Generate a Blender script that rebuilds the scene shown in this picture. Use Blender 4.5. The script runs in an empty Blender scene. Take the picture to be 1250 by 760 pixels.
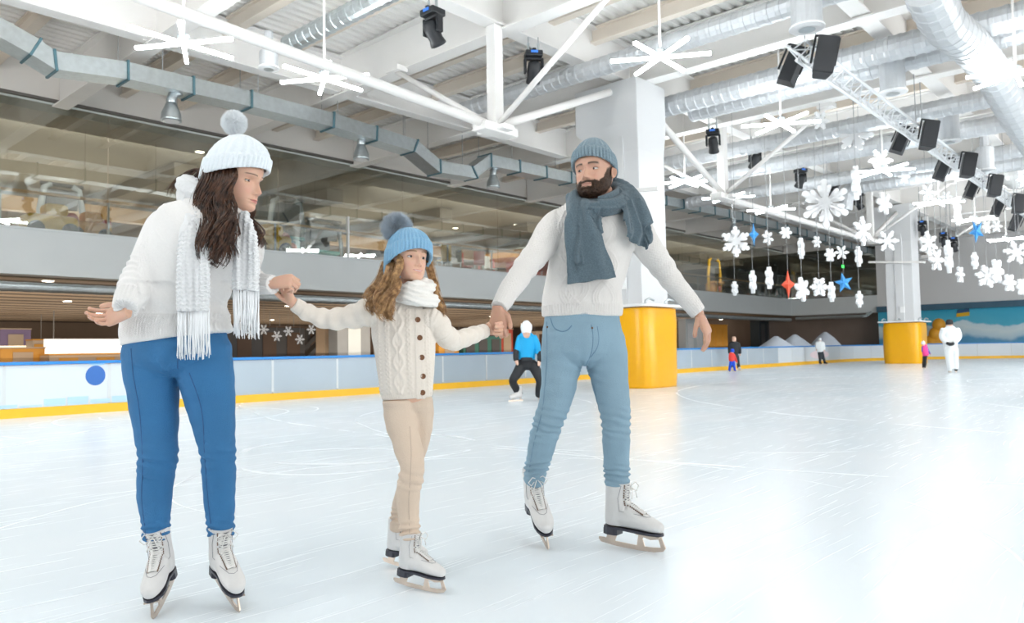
import bpy, bmesh, math, random
import numpy as np
from mathutils import Vector, Matrix, noise
from mathutils.bvhtree import BVHTree

scene = bpy.context.scene
COL = scene.collection
R = math.radians
# ------------------------------------------------------------------ camera
# world axes: X runs along the left wall (away from the camera), Y towards that wall, Z up
FPX = 928.0
YAW = R(42.1); PITCH = R(2.88); ROLL = R(1.0)
CAMZ = 0.9
FW = Vector((math.cos(YAW), math.sin(YAW), 0)); RT = Vector((math.sin(YAW), -math.cos(YAW), 0)); UP = Vector((0, 0, 1))
_F = FW * math.cos(PITCH) + UP * math.sin(PITCH); _U0 = UP * math.cos(PITCH) - FW * math.sin(PITCH)
_R = RT * math.cos(ROLL) - _U0 * math.sin(ROLL); _U = _U0 * math.cos(ROLL) + RT * math.sin(ROLL)
CP = Vector((0, 0, CAMZ))
cam_data = bpy.data.cameras.new('camera'); cam = bpy.data.objects.new('camera', cam_data); COL.objects.link(cam)
m = Matrix((_R, _U, -_F)).transposed().to_4x4(); m.translation = CP
cam.matrix_world = m
cam_data.sensor_width = 36.0; cam_data.lens = 36.0 * FPX / 1250.0
cam_data.clip_start = 0.05; cam_data.clip_end = 300
cam_data.dof.use_dof = True; cam_data.dof.focus_distance = 3.4; cam_data.dof.aperture_fstop = 5.0
scene.camera = cam
# ------------------------------------------------------------------ light and exposure
scene.view_settings.view_transform = 'Standard'; scene.view_settings.look = 'None'
scene.view_settings.gamma = 1.0; scene.view_settings.use_curve_mapping = False
scene.view_settings.exposure = 0.11
world = bpy.data.worlds.new('world'); scene.world = world; world.use_nodes = True
world.node_tree.nodes['Background'].inputs[0].default_value = (0.90, 0.96, 1.0, 1)
world.node_tree.nodes['Background'].inputs[1].default_value = 0.48
def area(name, loc, sx, sy, power, color=(1, 1, 1), aim=None):
    l = bpy.data.lights.new(name, 'AREA'); l.shape = 'RECTANGLE'; l.size = sx; l.size_y = sy; l.energy = power; l.color = color
    o = bpy.data.objects.new(name, l); COL.objects.link(o); o.location = loc
    if aim is not None:
        o.rotation_euler = (Vector(aim) - Vector(loc)).to_track_quat('-Z', 'Y').to_euler()
    return o
area('rink_fill', (2.0, -5.0, 6.8), 7, 4, 70, (0.97, 0.985, 1.0), (4, 4, 1.5))  # unseen fill lights added out of frame to brighten the rink, no real fixtures
area('rink_fill', (-5.0, 4.0, 6.0), 4, 7, 20, (1.0, 0.97, 0.94), (3, 4, 1.0))
area('rink_fill', (14.0, -9.0, 6.8), 12, 3, 70, (0.97, 0.985, 1.0), (20, 8, 0))
area('rink_fill', (32.0, -6.0, 6.8), 12, 3, 900, (0.97, 0.985, 1.0), (38, 8, 0))
area('roof_fill', (4.0, -10.0, 2.5), 14, 3, 700, (1.0, 0.985, 0.96), (6, 8, 9))  # upward fill added outside the view to brighten the roof, no real fittings
area('roof_fill', (24.0, -10.0, 2.5), 20, 3, 1500, (1.0, 0.985, 0.96), (28, 8, 9))
area('roof_fill', (-9.0, 8.0, 4.2), 3, 12, 1300, (1.0, 0.985, 0.96), (-1, 12, 9))
# ------------------------------------------------------------------ pixel rays to real points
def ray(px, py): return _F + _R * ((px - 625) / FPX) - _U * ((py - 380) / FPX)
def on_z(px, py, z): d = ray(px, py); return CP + d * ((z - CAMZ) / d.z)
def on_y(px, py, y): d = ray(px, py); return CP + d * (y / d.y)
def on_x(px, py, x): d = ray(px, py); return CP + d * (x / d.x)
def at_d(px, py, dist): d = ray(px, py); return CP + d * (dist / d.dot(FW))
# ------------------------------------------------------------------ materials
MATS = {}
def mat(name, color, rough=0.6, metal=0.0, emit=None, estr=0.0, noise_scale=None, noise_amt=0.08, bump=0.0, bump_scale=60.0, sheen=0.0, spec=None, sss=0.0, coords='Object'):
    if name in MATS: return MATS[name]
    mt = bpy.data.materials.new(name); mt.use_nodes = True
    nt = mt.node_tree; b = nt.nodes['Principled BSDF']
    c = (*color, 1)
    b.inputs['Base Color'].default_value = c; b.inputs['Roughness'].default_value = rough; b.inputs['Metallic'].default_value = metal
    if spec is not None: b.inputs['Specular IOR Level'].default_value = spec
    if sheen: b.inputs['Sheen Weight'].default_value = sheen; b.inputs['Sheen Roughness'].default_value = 0.5
    if sss:
        b.inputs['Subsurface Weight'].default_value = sss; b.inputs['Subsurface Radius'].default_value = (0.012, 0.005, 0.003); b.inputs['Subsurface Scale'].default_value = 1.0
    if emit: b.inputs['Emission Color'].default_value = (*emit, 1); b.inputs['Emission Strength'].default_value = estr
    tc = nt.nodes.new('ShaderNodeTexCoord')
    if noise_scale is None: noise_scale = 3.0
    nz = nt.nodes.new('ShaderNodeTexNoise'); nz.inputs['Scale'].default_value = noise_scale; nz.inputs['Detail'].default_value = 4
    nt.links.new(tc.outputs[coords], nz.inputs['Vector'])
    if noise_amt and not emit:
        mx = nt.nodes.new('ShaderNodeMix'); mx.data_type = 'RGBA'
        mx.inputs[6].default_value = (*[max(0, v * (1 - noise_amt)) for v in color], 1); mx.inputs[7].default_value = (*[min(1, v * (1 + noise_amt)) for v in color], 1)
        nt.links.new(nz.outputs[0], mx.inputs[0]); nt.links.new(mx.outputs[2], b.inputs['Base Color'])
    if bump:
        n2 = nt.nodes.new('ShaderNodeTexNoise'); n2.inputs['Scale'].default_value = bump_scale; n2.inputs['Detail'].default_value = 3
        nt.links.new(tc.outputs[coords], n2.inputs['Vector'])
        bp = nt.nodes.new('ShaderNodeBump'); bp.inputs['Strength'].default_value = bump; bp.inputs['Distance'].default_value = 0.01
        nt.links.new(n2.outputs[0], bp.inputs['Height']); nt.links.new(bp.outputs[0], b.inputs['Normal'])
    MATS[name] = mt
    return mt
def glass_mat(name, tint=(0.9, 0.93, 0.92), refl=0.25):
    mt = bpy.data.materials.new(name); mt.use_nodes = True; nt = mt.node_tree
    nt.nodes.remove(nt.nodes['Principled BSDF']); out = nt.nodes['Material Output']
    tr = nt.nodes.new('ShaderNodeBsdfTransparent'); tr.inputs[0].default_value = (*tint, 1)
    gl = nt.nodes.new('ShaderNodeBsdfGlossy'); gl.inputs['Roughness'].default_value = 0.02; gl.inputs['Color'].default_value = (0.95, 0.97, 0.95, 1)
    lw = nt.nodes.new('ShaderNodeLayerWeight'); lw.inputs[0].default_value = 0.5
    pw = nt.nodes.new('ShaderNodeMath'); pw.operation = 'POWER'; pw.inputs[1].default_value = 2.0; nt.links.new(lw.outputs['Facing'], pw.inputs[0])
    fr = nt.nodes.new('ShaderNodeMath'); fr.operation = 'MULTIPLY_ADD'; fr.inputs[1].default_value = 0.5; fr.inputs[2].default_value = refl; nt.links.new(pw.outputs[0], fr.inputs[0])
    mx = nt.nodes.new('ShaderNodeMixShader')
    nt.links.new(fr.outputs[0], mx.inputs[0]); nt.links.new(tr.outputs[0], mx.inputs[1]); nt.links.new(gl.outputs[0], mx.inputs[2]); nt.links.new(mx.outputs[0], out.inputs[0])
    return mt
# ------------------------------------------------------------------ mesh builder
def basis(d):
    d = d.normalized(); a = Vector((0, 0, 1)) if abs(d.z) < 0.95 else Vector((1, 0, 0))
    s = d.cross(a).normalized(); return s, s.cross(d).normalized()
class MB:
    def __init__(self): self.v = []; self.f = []
    def add(self, vs, fs):
        o = len(self.v); self.v += [tuple(v) for v in vs]; self.f += [tuple(i + o for i in f) for f in fs]; return self
    def box(self, c, s, rz=0.0, M=None):
        c = Vector(c); x, y, z = s[0] / 2, s[1] / 2, s[2] / 2
        rot = M if M is not None else Matrix.Rotation(rz, 3, 'Z')
        vs = [c + rot @ Vector((sx * x, sy * y, sz * z)) for sx in (-1, 1) for sy in (-1, 1) for sz in (-1, 1)]
        return self.add(vs, [(0, 1, 3, 2), (4, 6, 7, 5), (0, 4, 5, 1), (2, 3, 7, 6), (0, 2, 6, 4), (1, 5, 7, 3)])
    def span(self, a, b): # axis aligned from min to max
        return self.box([(a[i] + b[i]) / 2 for i in range(3)], [abs(b[i] - a[i]) for i in range(3)])
    def beam(self, p, q, w, h): # box along p->q
        p, q = Vector(p), Vector(q); d = (q - p); s, u = basis(d); L = d.length
        Mx = Matrix((d.normalized(), s, u)).transposed()
        return self.box((p + q) / 2, (L, w, h), M=Mx)
    def tube(self, pts, rad, n=8, cap=True):
        pts = [Vector(p) for p in pts]; k = len(pts)
        if not hasattr(rad, '__len__'): rad = [rad] * k
        vs = []; fs = []
        s = None
        for i, p in enumerate(pts):
            d = (pts[min(i + 1, k - 1)] - pts[max(i - 1, 0)])
            if d.length < 1e-9: d = Vector((0, 0, 1))
            d.normalize()
            if s is None: s, u = basis(d)
            else:
                s = (s - d * s.dot(d))
                s = s.normalized() if s.length > 1e-6 else basis(d)[0]
                u = s.cross(d)
            for j in range(n):
                a = 2 * math.pi * j / n; vs.append(p + s * (math.cos(a) * rad[i]) + u * (math.sin(a) * rad[i]))
        for i in range(k - 1):
            for j in range(n):
                a, b = i * n + j, i * n + (j + 1) % n; fs.append((a, b, b + n, a + n))
        if cap: fs.append(tuple(range(n))[::-1]); fs.append(tuple((k - 1) * n + j for j in range(n)))
        return self.add(vs, fs)
    def lathe(self, prof, c=(0, 0, 0), n=24, M=None): # prof (r,z)
        c = Vector(c); vs = []; fs = []; k = len(prof)
        for r, z in prof:
            for j in range(n):
                a = 2 * math.pi * j / n; v = Vector((r * math.cos(a), r * math.sin(a), z)); vs.append(c + (M @ v if M is not None else v))
        for i in range(k - 1):
            for j in range(n):
                a, b = i * n + j, i * n + (j + 1) % n; fs.append((a, b, b + n, a + n))
        fs.append(tuple(range(n))[::-1]); fs.append(tuple((k - 1) * n + j for j in range(n)))
        return self.add(vs, fs)
    def ball(self, c, r, n=16, M=None):
        if not hasattr(r, '__len__'): r = (r, r, r)
        k = max(6, n // 2); prof = [(math.sin(math.pi * (i + .001) / (k + .002)), -math.cos(math.pi * (i + .001) / (k + .002))) for i in range(k + 1)]
        S = Matrix.Diagonal(Vector(r)); S = (M @ S) if M is not None else S
        return self.lathe(prof, c, n, S)
    def prism(self, poly, o, ux, uy, depth): # 2D polygon extruded along ux x uy, centred
        o, ux, uy = Vector(o), Vector(ux), Vector(uy); nrm = ux.cross(uy).normalized() * (depth / 2); k = len(poly)
        vs = [o + ux * x + uy * y + nrm for x, y in poly] + [o + ux * x + uy * y - nrm for x, y in poly]
        fs = [tuple(range(k)), tuple(range(2 * k - 1, k - 1, -1))] + [(i, i + k, (i + 1) % k + k, (i + 1) % k) for i in range(k)]
        return self.add(vs, fs)
    def build(self, name, material, parent=None, smooth=False, bevel=0.0):
        me = bpy.data.meshes.new(name); me.from_pydata(self.v, [], self.f); me.update()
        return link_mesh(name, me, material, parent, smooth, bevel)
def link_mesh(name, me, material, parent=None, smooth=False, bevel=0.0):
    o = bpy.data.objects.new(name, me); COL.objects.link(o)
    for mt in (material if isinstance(material, (list, tuple)) else [material]): me.materials.append(mt)
    if smooth: me.polygons.foreach_set('use_smooth', [True] * len(me.polygons))
    if bevel:
        b = o.modifiers.new('bevel', 'BEVEL'); b.width = bevel; b.segments = 2; b.limit_method = 'ANGLE'
    if parent is not None: o.parent = parent
    return o
def tag(o, label=None, cat=None, group=None, kind=None):
    if label: o['label'] = label
    if cat: o['category'] = cat
    if group: o['group'] = group
    if kind: o['kind'] = kind
    return o
def empty(name, loc, rz=0.0, label=None, cat=None, group=None):
    o = bpy.data.objects.new(name, None); COL.objects.link(o); o.location = loc; o.rotation_euler = (0, 0, rz); o.empty_display_size = 0.1
    return tag(o, label, cat, group)
def struct(name, mb, material, parent=None, smooth=False, bevel=0.0):
    o = mb.build(name, material, parent, smooth, bevel)
    if parent is None: o['kind'] = 'structure'
    return o
def children_of(o): return [c for c in list(COL.objects) if c.parent == o]
KIDS = {}
def copy_tree(root):
    c = root.copy(); COL.objects.link(c)
    if root.name not in KIDS: KIDS[root.name] = [(ch, children_of(ch)) for ch in children_of(root)]
    for ch, gs in KIDS[root.name]:
        d = ch.copy(); COL.objects.link(d); d.parent = c
        for g in gs:
            e = g.copy(); COL.objects.link(e); e.parent = d
    return c
# ================================================================== SETTING
white = mat('white_paint', (0.86, 0.845, 0.825), 0.55, noise_scale=1.2, noise_amt=0.05)
deckm = mat('deck_sheet', (0.90, 0.89, 0.86), 0.5, noise_scale=0.6, noise_amt=0.05)
joistm = mat('joist_cream', (0.80, 0.72, 0.63), 0.6, noise_scale=1.5, noise_amt=0.06)
wallm = mat('wall_render', (0.84, 0.81, 0.77), 0.8, noise_scale=0.8, noise_amt=0.04)
bandm = mat('balcony_front', (0.66, 0.70, 0.71), 0.7, noise_scale=1.5, noise_amt=0.03)
pillm = mat('pillar_paint', (0.68, 0.69, 0.70), 0.6, noise_scale=1.0, noise_amt=0.03)
galv = mat('galvanised_steel', (0.55, 0.60, 0.62), 0.32, 0.85, noise_scale=9, noise_amt=0.18)
foil = mat('foil_duct', (0.56, 0.58, 0.60), 0.45, 0.35, noise_scale=8, noise_amt=0.08, bump=0.5, bump_scale=6)
darkst = mat('teal_steel', (0.10, 0.20, 0.24), 0.5, 0.5)
black = mat('black_plastic', (0.012, 0.014, 0.018), 0.45)
cable = mat('grey_cable', (0.35, 0.36, 0.37), 0.6)

def ice_material():
    mt = bpy.data.materials.new('ice'); mt.use_nodes = True; nt = mt.node_tree; b = nt.nodes['Principled BSDF']
    N = nt.nodes.new; L = nt.links.new
    geo = N('ShaderNodeNewGeometry')
    def math_(op, a, c=None, clamp=False):
        n = N('ShaderNodeMath'); n.operation = op; n.use_clamp = clamp
        for i, x in enumerate((a, c)):
            if x is None: continue
            if isinstance(x, (int, float)): n.inputs[i].default_value = x
            else: L(x, n.inputs[i])
        return n.outputs[0]
    rng = random.Random(5); tot = None
    sepa = N('ShaderNodeSeparateXYZ'); L(geo.outputs['Position'], sepa.inputs[0])
    flat = N('ShaderNodeCombineXYZ'); L(sepa.outputs[0], flat.inputs[0]); L(sepa.outputs[1], flat.inputs[1])
    wob = N('ShaderNodeTexNoise'); wob.inputs['Scale'].default_value = 0.5; L(flat.outputs[0], wob.inputs['Vector'])
    wv = N('ShaderNodeVectorMath'); wv.operation = 'SCALE'; wv.inputs[3].default_value = 0.25; L(wob.outputs['Color'], wv.inputs[0])
    ad = N('ShaderNodeVectorMath'); ad.operation = 'ADD'; L(flat.outputs[0], ad.inputs[0]); L(wv.outputs[0], ad.inputs[1])
    arcs = [(3.9, 5.6, 0.75, 0.03), (4.6, 6.1, 1.1, 0.05)]
    for i in range(18):
        u = rng.uniform(1.5, 22); v = rng.uniform(-2, 12); rr = rng.choice([0.9, 1.6, 2.5, 4.5, 9, 16]); arcs.append((u, v, rr, rng.uniform(0.004, 0.016) * (1 + u * 0.09)))
    for u, v, rr, w in arcs:
        dn = N('ShaderNodeVectorMath'); dn.operation = 'DISTANCE'; L(ad.outputs[0], dn.inputs[0]); dn.inputs[1].default_value = (u, v, 0)
        x = math_('ABSOLUTE', math_('SUBTRACT', dn.outputs['Value'], rr))
        x = math_('SUBTRACT', 1.0, math_('DIVIDE', x, w), True)
        tot = x if tot is None else math_('MAXIMUM', tot, x)
    brk = N('ShaderNodeTexNoise'); brk.inputs['Scale'].default_value = 0.9; brk.inputs['Detail'].default_value = 5; L(flat.outputs[0], brk.inputs['Vector'])
    tot = math_('MULTIPLY', tot, math_('MULTIPLY', math_('SUBTRACT', brk.outputs[0], 0.42), 4.0, True))
    # fine skate scratches in several directions
    scr = None
    for k, (ang, sx, sy) in enumerate([(20, 1.1, 46), (75, 0.9, 60), (-35, 1.3, 52), (130, 0.8, 40)]):
        mp = N('ShaderNodeMapping'); mp.inputs['Rotation'].default_value[2] = R(ang); mp.inputs['Scale'].default_value = (sx, sy, 1); L(ad.outputs[0], mp.inputs[0])
        nz = N('ShaderNodeTexNoise'); nz.inputs['Scale'].default_value = 1.0; nz.inputs['Detail'].default_value = 2; L(mp.outputs[0], nz.inputs['Vector'])
        x = math_('MULTIPLY', math_('SUBTRACT', nz.outputs[0], 0.66), 9.0, True)
        scr = x if scr is None else math_('MAXIMUM', scr, x)
    cl = N('ShaderNodeTexNoise'); cl.inputs['Scale'].default_value = 0.55; cl.inputs['Detail'].default_value = 6; L(flat.outputs[0], cl.inputs['Vector'])
    base = N('ShaderNodeMix'); base.data_type = 'RGBA'; base.inputs[6].default_value = (0.79, 0.875, 0.935, 1); base.inputs[7].default_value = (0.88, 0.93, 0.975, 1)
    L(math_('MULTIPLY', math_('SUBTRACT', cl.outputs[0], 0.3), 2.2, True), base.inputs[0])
    mx = N('ShaderNodeMix'); mx.data_type = 'RGBA'; mx.inputs[7].default_value = (0.97, 0.985, 0.99, 1)
    L(base.outputs[2], mx.inputs[6]); fac = math_('MAXIMUM', math_('MULTIPLY', tot, 0.55), math_('MULTIPLY', scr, 0.28)); L(fac, mx.inputs[0]); L(mx.outputs[2], b.inputs['Base Color'])
    L(math_('ADD', 0.24, math_('MULTIPLY', fac, 0.35)), b.inputs['Roughness'])
    b.inputs['Specular IOR Level'].default_value = 0.3
    bp = N('ShaderNodeBump'); bp.inputs['Strength'].default_value = 0.25; bp.inputs['Distance'].default_value = 0.004
    L(math_('SUBTRACT', cl.outputs[0], fac), bp.inputs['Height']); L(bp.outputs[0], b.inputs['Normal'])
    return mt
YB = 13.35      # rink board line
YW = 20.5       # mall wall line (balcony band and upper glazing)
XE = 51.0       # end wall
ZB0, ZB1, ZG, ZC = 2.88, 3.95, 7.2, 8.0
ICE = ice_material()
struct('floor', MB().span((-12, -22, -0.15), (XE, YB + 0.05, 0.0)), ICE)
struct('floor_walkway', MB().span((-12, YB + 0.06, -0.15), (XE + 3, 48, -0.005)), mat('walkway_tile', (0.30, 0.24, 0.19), 0.35, noise_scale=2))
# corrugated roof deck, ribs run along X
mb = MB(); y = -14.0
vs = []; fs = []
while y < YW:
    for (dy, z) in ((0, ZC), (0.10, ZC), (0.13, ZC + 0.06), (0.22, ZC + 0.06)):
        vs += [(-10, y + dy, z), (XE, y + dy, z)]
    y += 0.25
for i in range(0, len(vs) - 2, 2): fs.append((i, i + 1, i + 3, i + 2))
o = len(vs); vs += [(-10, -14, ZC + .3), (XE, -14, ZC + .3), (XE, YW, ZC + .3), (-10, YW, ZC + .3)]; fs.append((o, o + 1, o + 2, o + 3))
struct('ceiling', mb.add(vs, fs), deckm)
# main I-beams across (along Y) and along X, purlins between
def ibeam(mb, p, q, zt, zb, w, t=0.04):
    mb.beam((p[0], p[1], zb + 0.02), (q[0], q[1], zb + 0.02), w, 0.04); mb.beam((p[0], p[1], zt - 0.02), (q[0], q[1], zt - 0.02), w, 0.04)
    mb.beam((p[0], p[1], (zt + zb) / 2), (q[0], q[1], (zt + zb) / 2), t, zt - zb - 0.08)
XB = [15 + 4.37 * k for k in range(-5, 9)]
YBM = [-6.0, -0.8, 4.45, 9.7, 15.0]
for x in XB:
    mb = MB(); ibeam(mb, (x, -14), (x, YW - .02), ZC - 0.02, 7.0, 0.36)
    for yy in YBM: mb.box((x, yy, 7.5), (0.5, 0.03, 0.9))
    struct('ceiling_beam', mb, white)
for yy in YBM:
    mb = MB(); ibeam(mb, (-10, yy), (XE, yy), ZC - 0.04, 7.06, 0.34); struct('ceiling_beam', mb, white)
mb = MB()
for i in range(len(XB) - 1):
    for k in (1, 2):
        x = XB[i] + 4.37 * k / 3; ibeam(mb, (x, -14), (x, YW - .02), ZC - 0.03, 7.62, 0.2)
struct('ceiling_purlins', mb, joistm)
# left wall: beige strip above glass, glass, balcony band, lower opening
XCOR = XE
struct('wall_left_upper', MB().span((-12, YW, ZG), (XCOR, YW + 0.3, 8.35)), wallm)
struct('wall_left_band', MB().span((-12, YW, ZB0), (XCOR, YW + 0.5, ZB1)).span((-12, YW - 0.04, ZB1), (XCOR, YW + 0.2, ZB1 + 0.05)), bandm)
struct('trim_1', MB().span((-12, YW - 0.03, ZG - 0.06), (XCOR, YW + 0.1, ZG)), mat('dark_trim', (0.16, 0.15, 0.14), 0.6))
upper_c = mat('upper_hall_ceiling', (0.31, 0.295, 0.265), 0.8, noise_scale=0.3, noise_amt=0.25)
struct('ceiling_upper_hall', MB().span((-12, YW + 0.31, 6.95), (XE + 14, 36, 7.15)), upper_c)
mb = MB()
for k in range(12): mb.span((-12 + k * 5.6, YW + 3, 6.5), (-11.3 + k * 5.6, 36, 6.94))
struct('ceiling_upper_hall_beams', mb, mat('upper_beam', (0.20, 0.18, 0.155), 0.8))
struct('wall_upper_hall', MB().span((-12, 36, 3.6), (XE + 14, 36.3, 7.2)), mat('upper_wall', (0.40, 0.27, 0.17), 0.8, noise_scale=0.25, noise_amt=0.5))
struct('floor_upper_hall', MB().span((-12, YW + 0.51, ZB0 + .06), (XE + 14, 36, 3.93)), mat('upper_floor', (0.22, 0.18, 0.15), 0.5))
struct('trim_2', MB().span((-12, 30, 6.0), (XE + 14, 30.4, 6.5)), mat('wood_fascia', (0.55, 0.38, 0.22), 0.6))
# lower hall ceiling with wooden and dark slats along X
mb = MB().span((-12, YW + 0.51, ZB0 + 0.02), (XE + 14, 48, ZB0 + 0.05)); struct('ceiling_lower_hall', mb, mat('lower_ceiling', (0.12, 0.10, 0.085), 0.8))
mb = MB()
for k in range(17): mb.span((-12, YW + 1.0 + k * 1.5, ZB0 + .005), (XE + 14, YW + 1.75 + k * 1.5, ZB0 + 0.02))
struct('ceiling_lower_slats', mb, mat('ceiling_wood', (0.46, 0.35, 0.25), 0.6, noise_scale=0.4, noise_amt=0.25))
struct('wall_lower_hall', MB().span((-12, 48, -0.1), (XE + 14, 48.3, 3.0)), mat('lower_wall', (0.26, 0.19, 0.14), 0.7, noise_scale=0.35, noise_amt=0.55))
# end wall
endm = mat('end_wall_paint', (0.76, 0.76, 0.76), 0.8, noise_scale=0.5, noise_amt=0.03)
YP = 15.0
struct('wall_end', MB().span((XE, -22, 3.15), (XE + 0.4, YP, 8.35)), endm)
struct('wall_end_band', MB().span((XE, YP, ZB0), (XE + 0.5, YW + .5, ZB1)).span((XE, YP, ZG), (XE + .3, YW + .3, 8.35)), bandm)
struct('floor_upper_hall_end', MB().span((XE + .5, YP, ZB0 + .06), (XE + 14, YW + .5, 3.93)), MATS['upper_floor'])
struct('ceiling_upper_hall_end', MB().span((XE + .31, YP - 1, 6.95), (XE + 14, YW + .3, 7.15)), mat('upper_dark', (0.14, 0.13, 0.12), .8))
struct('wall_upper_hall_end', MB().span((XE + 14, YP - 1, 3.6), (XE + 14.3, 36, 7.2)).span((XE + .5, YP - 1, 3.6), (XE + 14, YP - .7, 7.2)), MATS['upper_dark'])
struct('trim_3', MB().span((XE - 0.25, -22, 2.85), (XE + 0.1, YP, 3.2)), mat('navy_trim', (0.05, 0.13, 0.20), 0.5))
# ------------------------------------------------------------------ pillars
def pillar(x, y, label_n, half=False):
    s = 0.6
    mb = MB().box((x, y, 3.3), (1.1, 1.1, 6.6)).box((x, y - 0.0, 3.3), (1.18, 0.34, 6.6))
    # flared capital
    z0, z1, z2 = 5.35, 6.0, 7.0
    c0 = [(-.55, -.55), (.55, -.55), (.55, .55), (-.55, .55)]; c1 = [(-.62, -.58), (.62, -.58), (.62, 1.15), (-.62, 1.15)]
    vs = [(x + a, y + c, z0) for a, c in c0] + [(x + a, y + c, z1) for a, c in c1] + [(x + a, y + c, z2) for a, c in c1]
    fs = [(3, 2, 1, 0), (8, 9, 10, 11)] + [(i, (i + 1) % 4, (i + 1) % 4 + 4, i + 4) for i in range(4)] + [(i + 4, (i + 1) % 4 + 4, (i + 1) % 4 + 8, i + 8) for i in range(4)]
    mb.add(vs, fs)
    struct('pillar', mb, pillm, bevel=0.02)
    return mb
PILL = [(15.0, 9.7), (36.7, 9.7)]
padm = mat('yellow_vinyl', (0.88, 0.43, 0.0), 0.28, noise_scale=2.5, noise_amt=0.05, bump=0.35, bump_scale=2.5)
plat = mat('white_laminate', (0.85, 0.86, 0.87), 0.35)
for k, (x, y) in enumerate(PILL):
    pillar(x, y, k)
    root = empty('pillar_pad', (x, y, 0), 0, ['large yellow vinyl pad wrapped round the near pillar behind the man', 'smaller yellow vinyl pad wrapped round the far pillar'][k], 'crash pad')
    # bulging square pad
    vs = []; fs = []; n = 48; zs = [0.0, 0.04, 0.3, 0.7, 1.1, 1.5, 1.74, 1.78]; H = len(zs)
    for i, z in enumerate(zs):
        for j in range(n):
            a = 2 * math.pi * j / n; ca, sa = math.cos(a), math.sin(a); e = 5
            r = 1.0 / ((abs(ca) ** e + abs(sa) ** e) ** (1 / e)); w = 0.76 + 0.012 * math.sin(3 * a + z * 2) + (0.02 if 0.2 < z < 1.6 else 0)
            vs.append((ca * r * w, sa * r * w, z))
    for i in range(H - 1):
        for j in range(n): fs.append((i * n + j, i * n + (j + 1) % n, (i + 1) * n + (j + 1) % n, (i + 1) * n + j))
    fs.append(tuple(range(n))[::-1]); fs.append(tuple((H - 1) * n + j for j in range(n)))
    MB().add(vs, fs).build('pad', padm, root, smooth=True)
    MB().box((0, 0, 1.83), (1.75, 1.75, 0.06)).build('ledge', plat, root, bevel=0.015)
    for a, b in ((-0.75, -0.75), (0.0, -0.8), (-0.8, 0.1), (-.8, .7)):
        MB().tube([(a, b, 1.86), (a, b, 1.92), (a + .08, b - .05, 1.97), (a + .2, b - 0.1, 1.93)], 0.025, 8).build('clamp', galv, root, smooth=True)
    mb = MB().box((-0.62, -0.1, 2.35), (0.04, 0.18, 0.26)); mb.build('notice_sheet', mat('paper', (0.88, 0.88, 0.88), 0.7), root)
# horizontal pipe brackets on the pillars
for (x, y) in PILL:
    o = MB().beam((x - 0.66, y + 1.2, 4.55), (x - 0.66, y - 1.1, 4.35), 0.08, 0.08).beam((x - .66, y + .1, 4.45), (x - .6, y + .1, 4.45), .1, .1).build('cable_tray', white, None)
    tag(o, 'white rail fixed across the ' + ('near' if x < 20 else 'far') + ' pillar shaft', 'rail')
# ------------------------------------------------------------------ queen post tie rods below the roof
def kpost(x, toward, label):
    root = empty('roof_strut', (x, 9.7, 5.0), 0, label, 'roof strut', 'white queen posts under the roof beam')
    MB().beam((0, 0, 0), (0, 0, 2.05), 0.22, 0.22).build('post', white, root)
    MB().tube([(0, 0, 0.12), (toward * 3.8, 0, 1.7)], 0.085, 10).build('brace', white, root, smooth=True)
    MB().tube([(0, 0, 0.1), (0, 3.0, 2.0)], 0.055, 10).tube([(0, 0, 0.1), (0, -3.0, 2.0)], 0.055, 10).build('brace', white, root, smooth=True)
    if x < 12:
        q = on_y(172, 0, 9.7); e = Vector((q.x - x, 0, q.z - 5.0)); MB().tube([(0, 0, 0.1), e * 1.6], 0.085, 10).build('tie_bar', white, root, smooth=True)
    elif x < 25: MB().tube([(0, 0, 0.05), (13.0, 0, 0.05)], 0.085, 10).build('tie_bar', white, root, smooth=True)
    MB().box((0, 0, 0.05), (0.9, 0.34, 0.16)).box((0, 0, 0.05), (0.3, 0.7, 0.1)).build('joint_plate', white, root, bevel=0.02)
    MB().box((0, 2.9, 1.97), (0.3, 0.4, 0.12)).build('end_plate', white, root); MB().box((0, -2.9, 1.97), (0.3, 0.4, 0.12)).build('end_plate', white, root)
kpost(on_y(605, 155, 9.7).x, 1, 'white roof post with braces left of the near pillar')
kpost(on_y(883, 240, 9.7).x, -1, 'white roof post with braces right of the near pillar')
kpost(32.5, 1, 'white roof post with braces left of the far pillar')
kpost(41.0, -1, 'white roof post with braces right of the far pillar')
# ------------------------------------------------------------------ upper glazing
gm = glass_mat('glazing', (0.84, 0.86, 0.83), 0.17)
for k in range(13):
    x0 = -12 + k * 4.85; x1 = min(x0 + 4.83, XE)
    if x0 > XE: break
    w = MB().span((x0, YW + 0.02, ZB1 + 0.05), (x1, YW + 0.04, ZG - 0.06)).build('window_%d' % (k + 1), gm); w['kind'] = 'structure'
w = MB().span((XE + .02, YP, ZB1 + 0.05), (XE + 0.04, YW, ZG)).build('window_14', gm); w['kind'] = 'structure'
o = MB().span((14.75, YW - 0.02, ZB1 + 0.05), (14.80, YW + 0.1, 5.35)).build('window_mullion', plat); o['kind'] = 'structure'
mb = MB()
for k in range(26): mb.span((-11.8 + k * 2.42, YW + 0.5, ZB1 - .4), (-11.75 + k * 2.42, YW + 0.55, 4.95))
root = empty('balustrade', (0, 0, 0), 0, 'upper floor balustrade with a wooden handrail behind the glass', 'railing')
mb.build('posts', mat('post_steel', (0.45, 0.47, 0.48), 0.4, 0.6), root)
MB().span((-12, YW + 0.47, 4.92), (XE, YW + 0.58, 4.98)).build('handrail', mat('handrail_wood', (0.62, 0.36, 0.15), 0.5), root)
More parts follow.
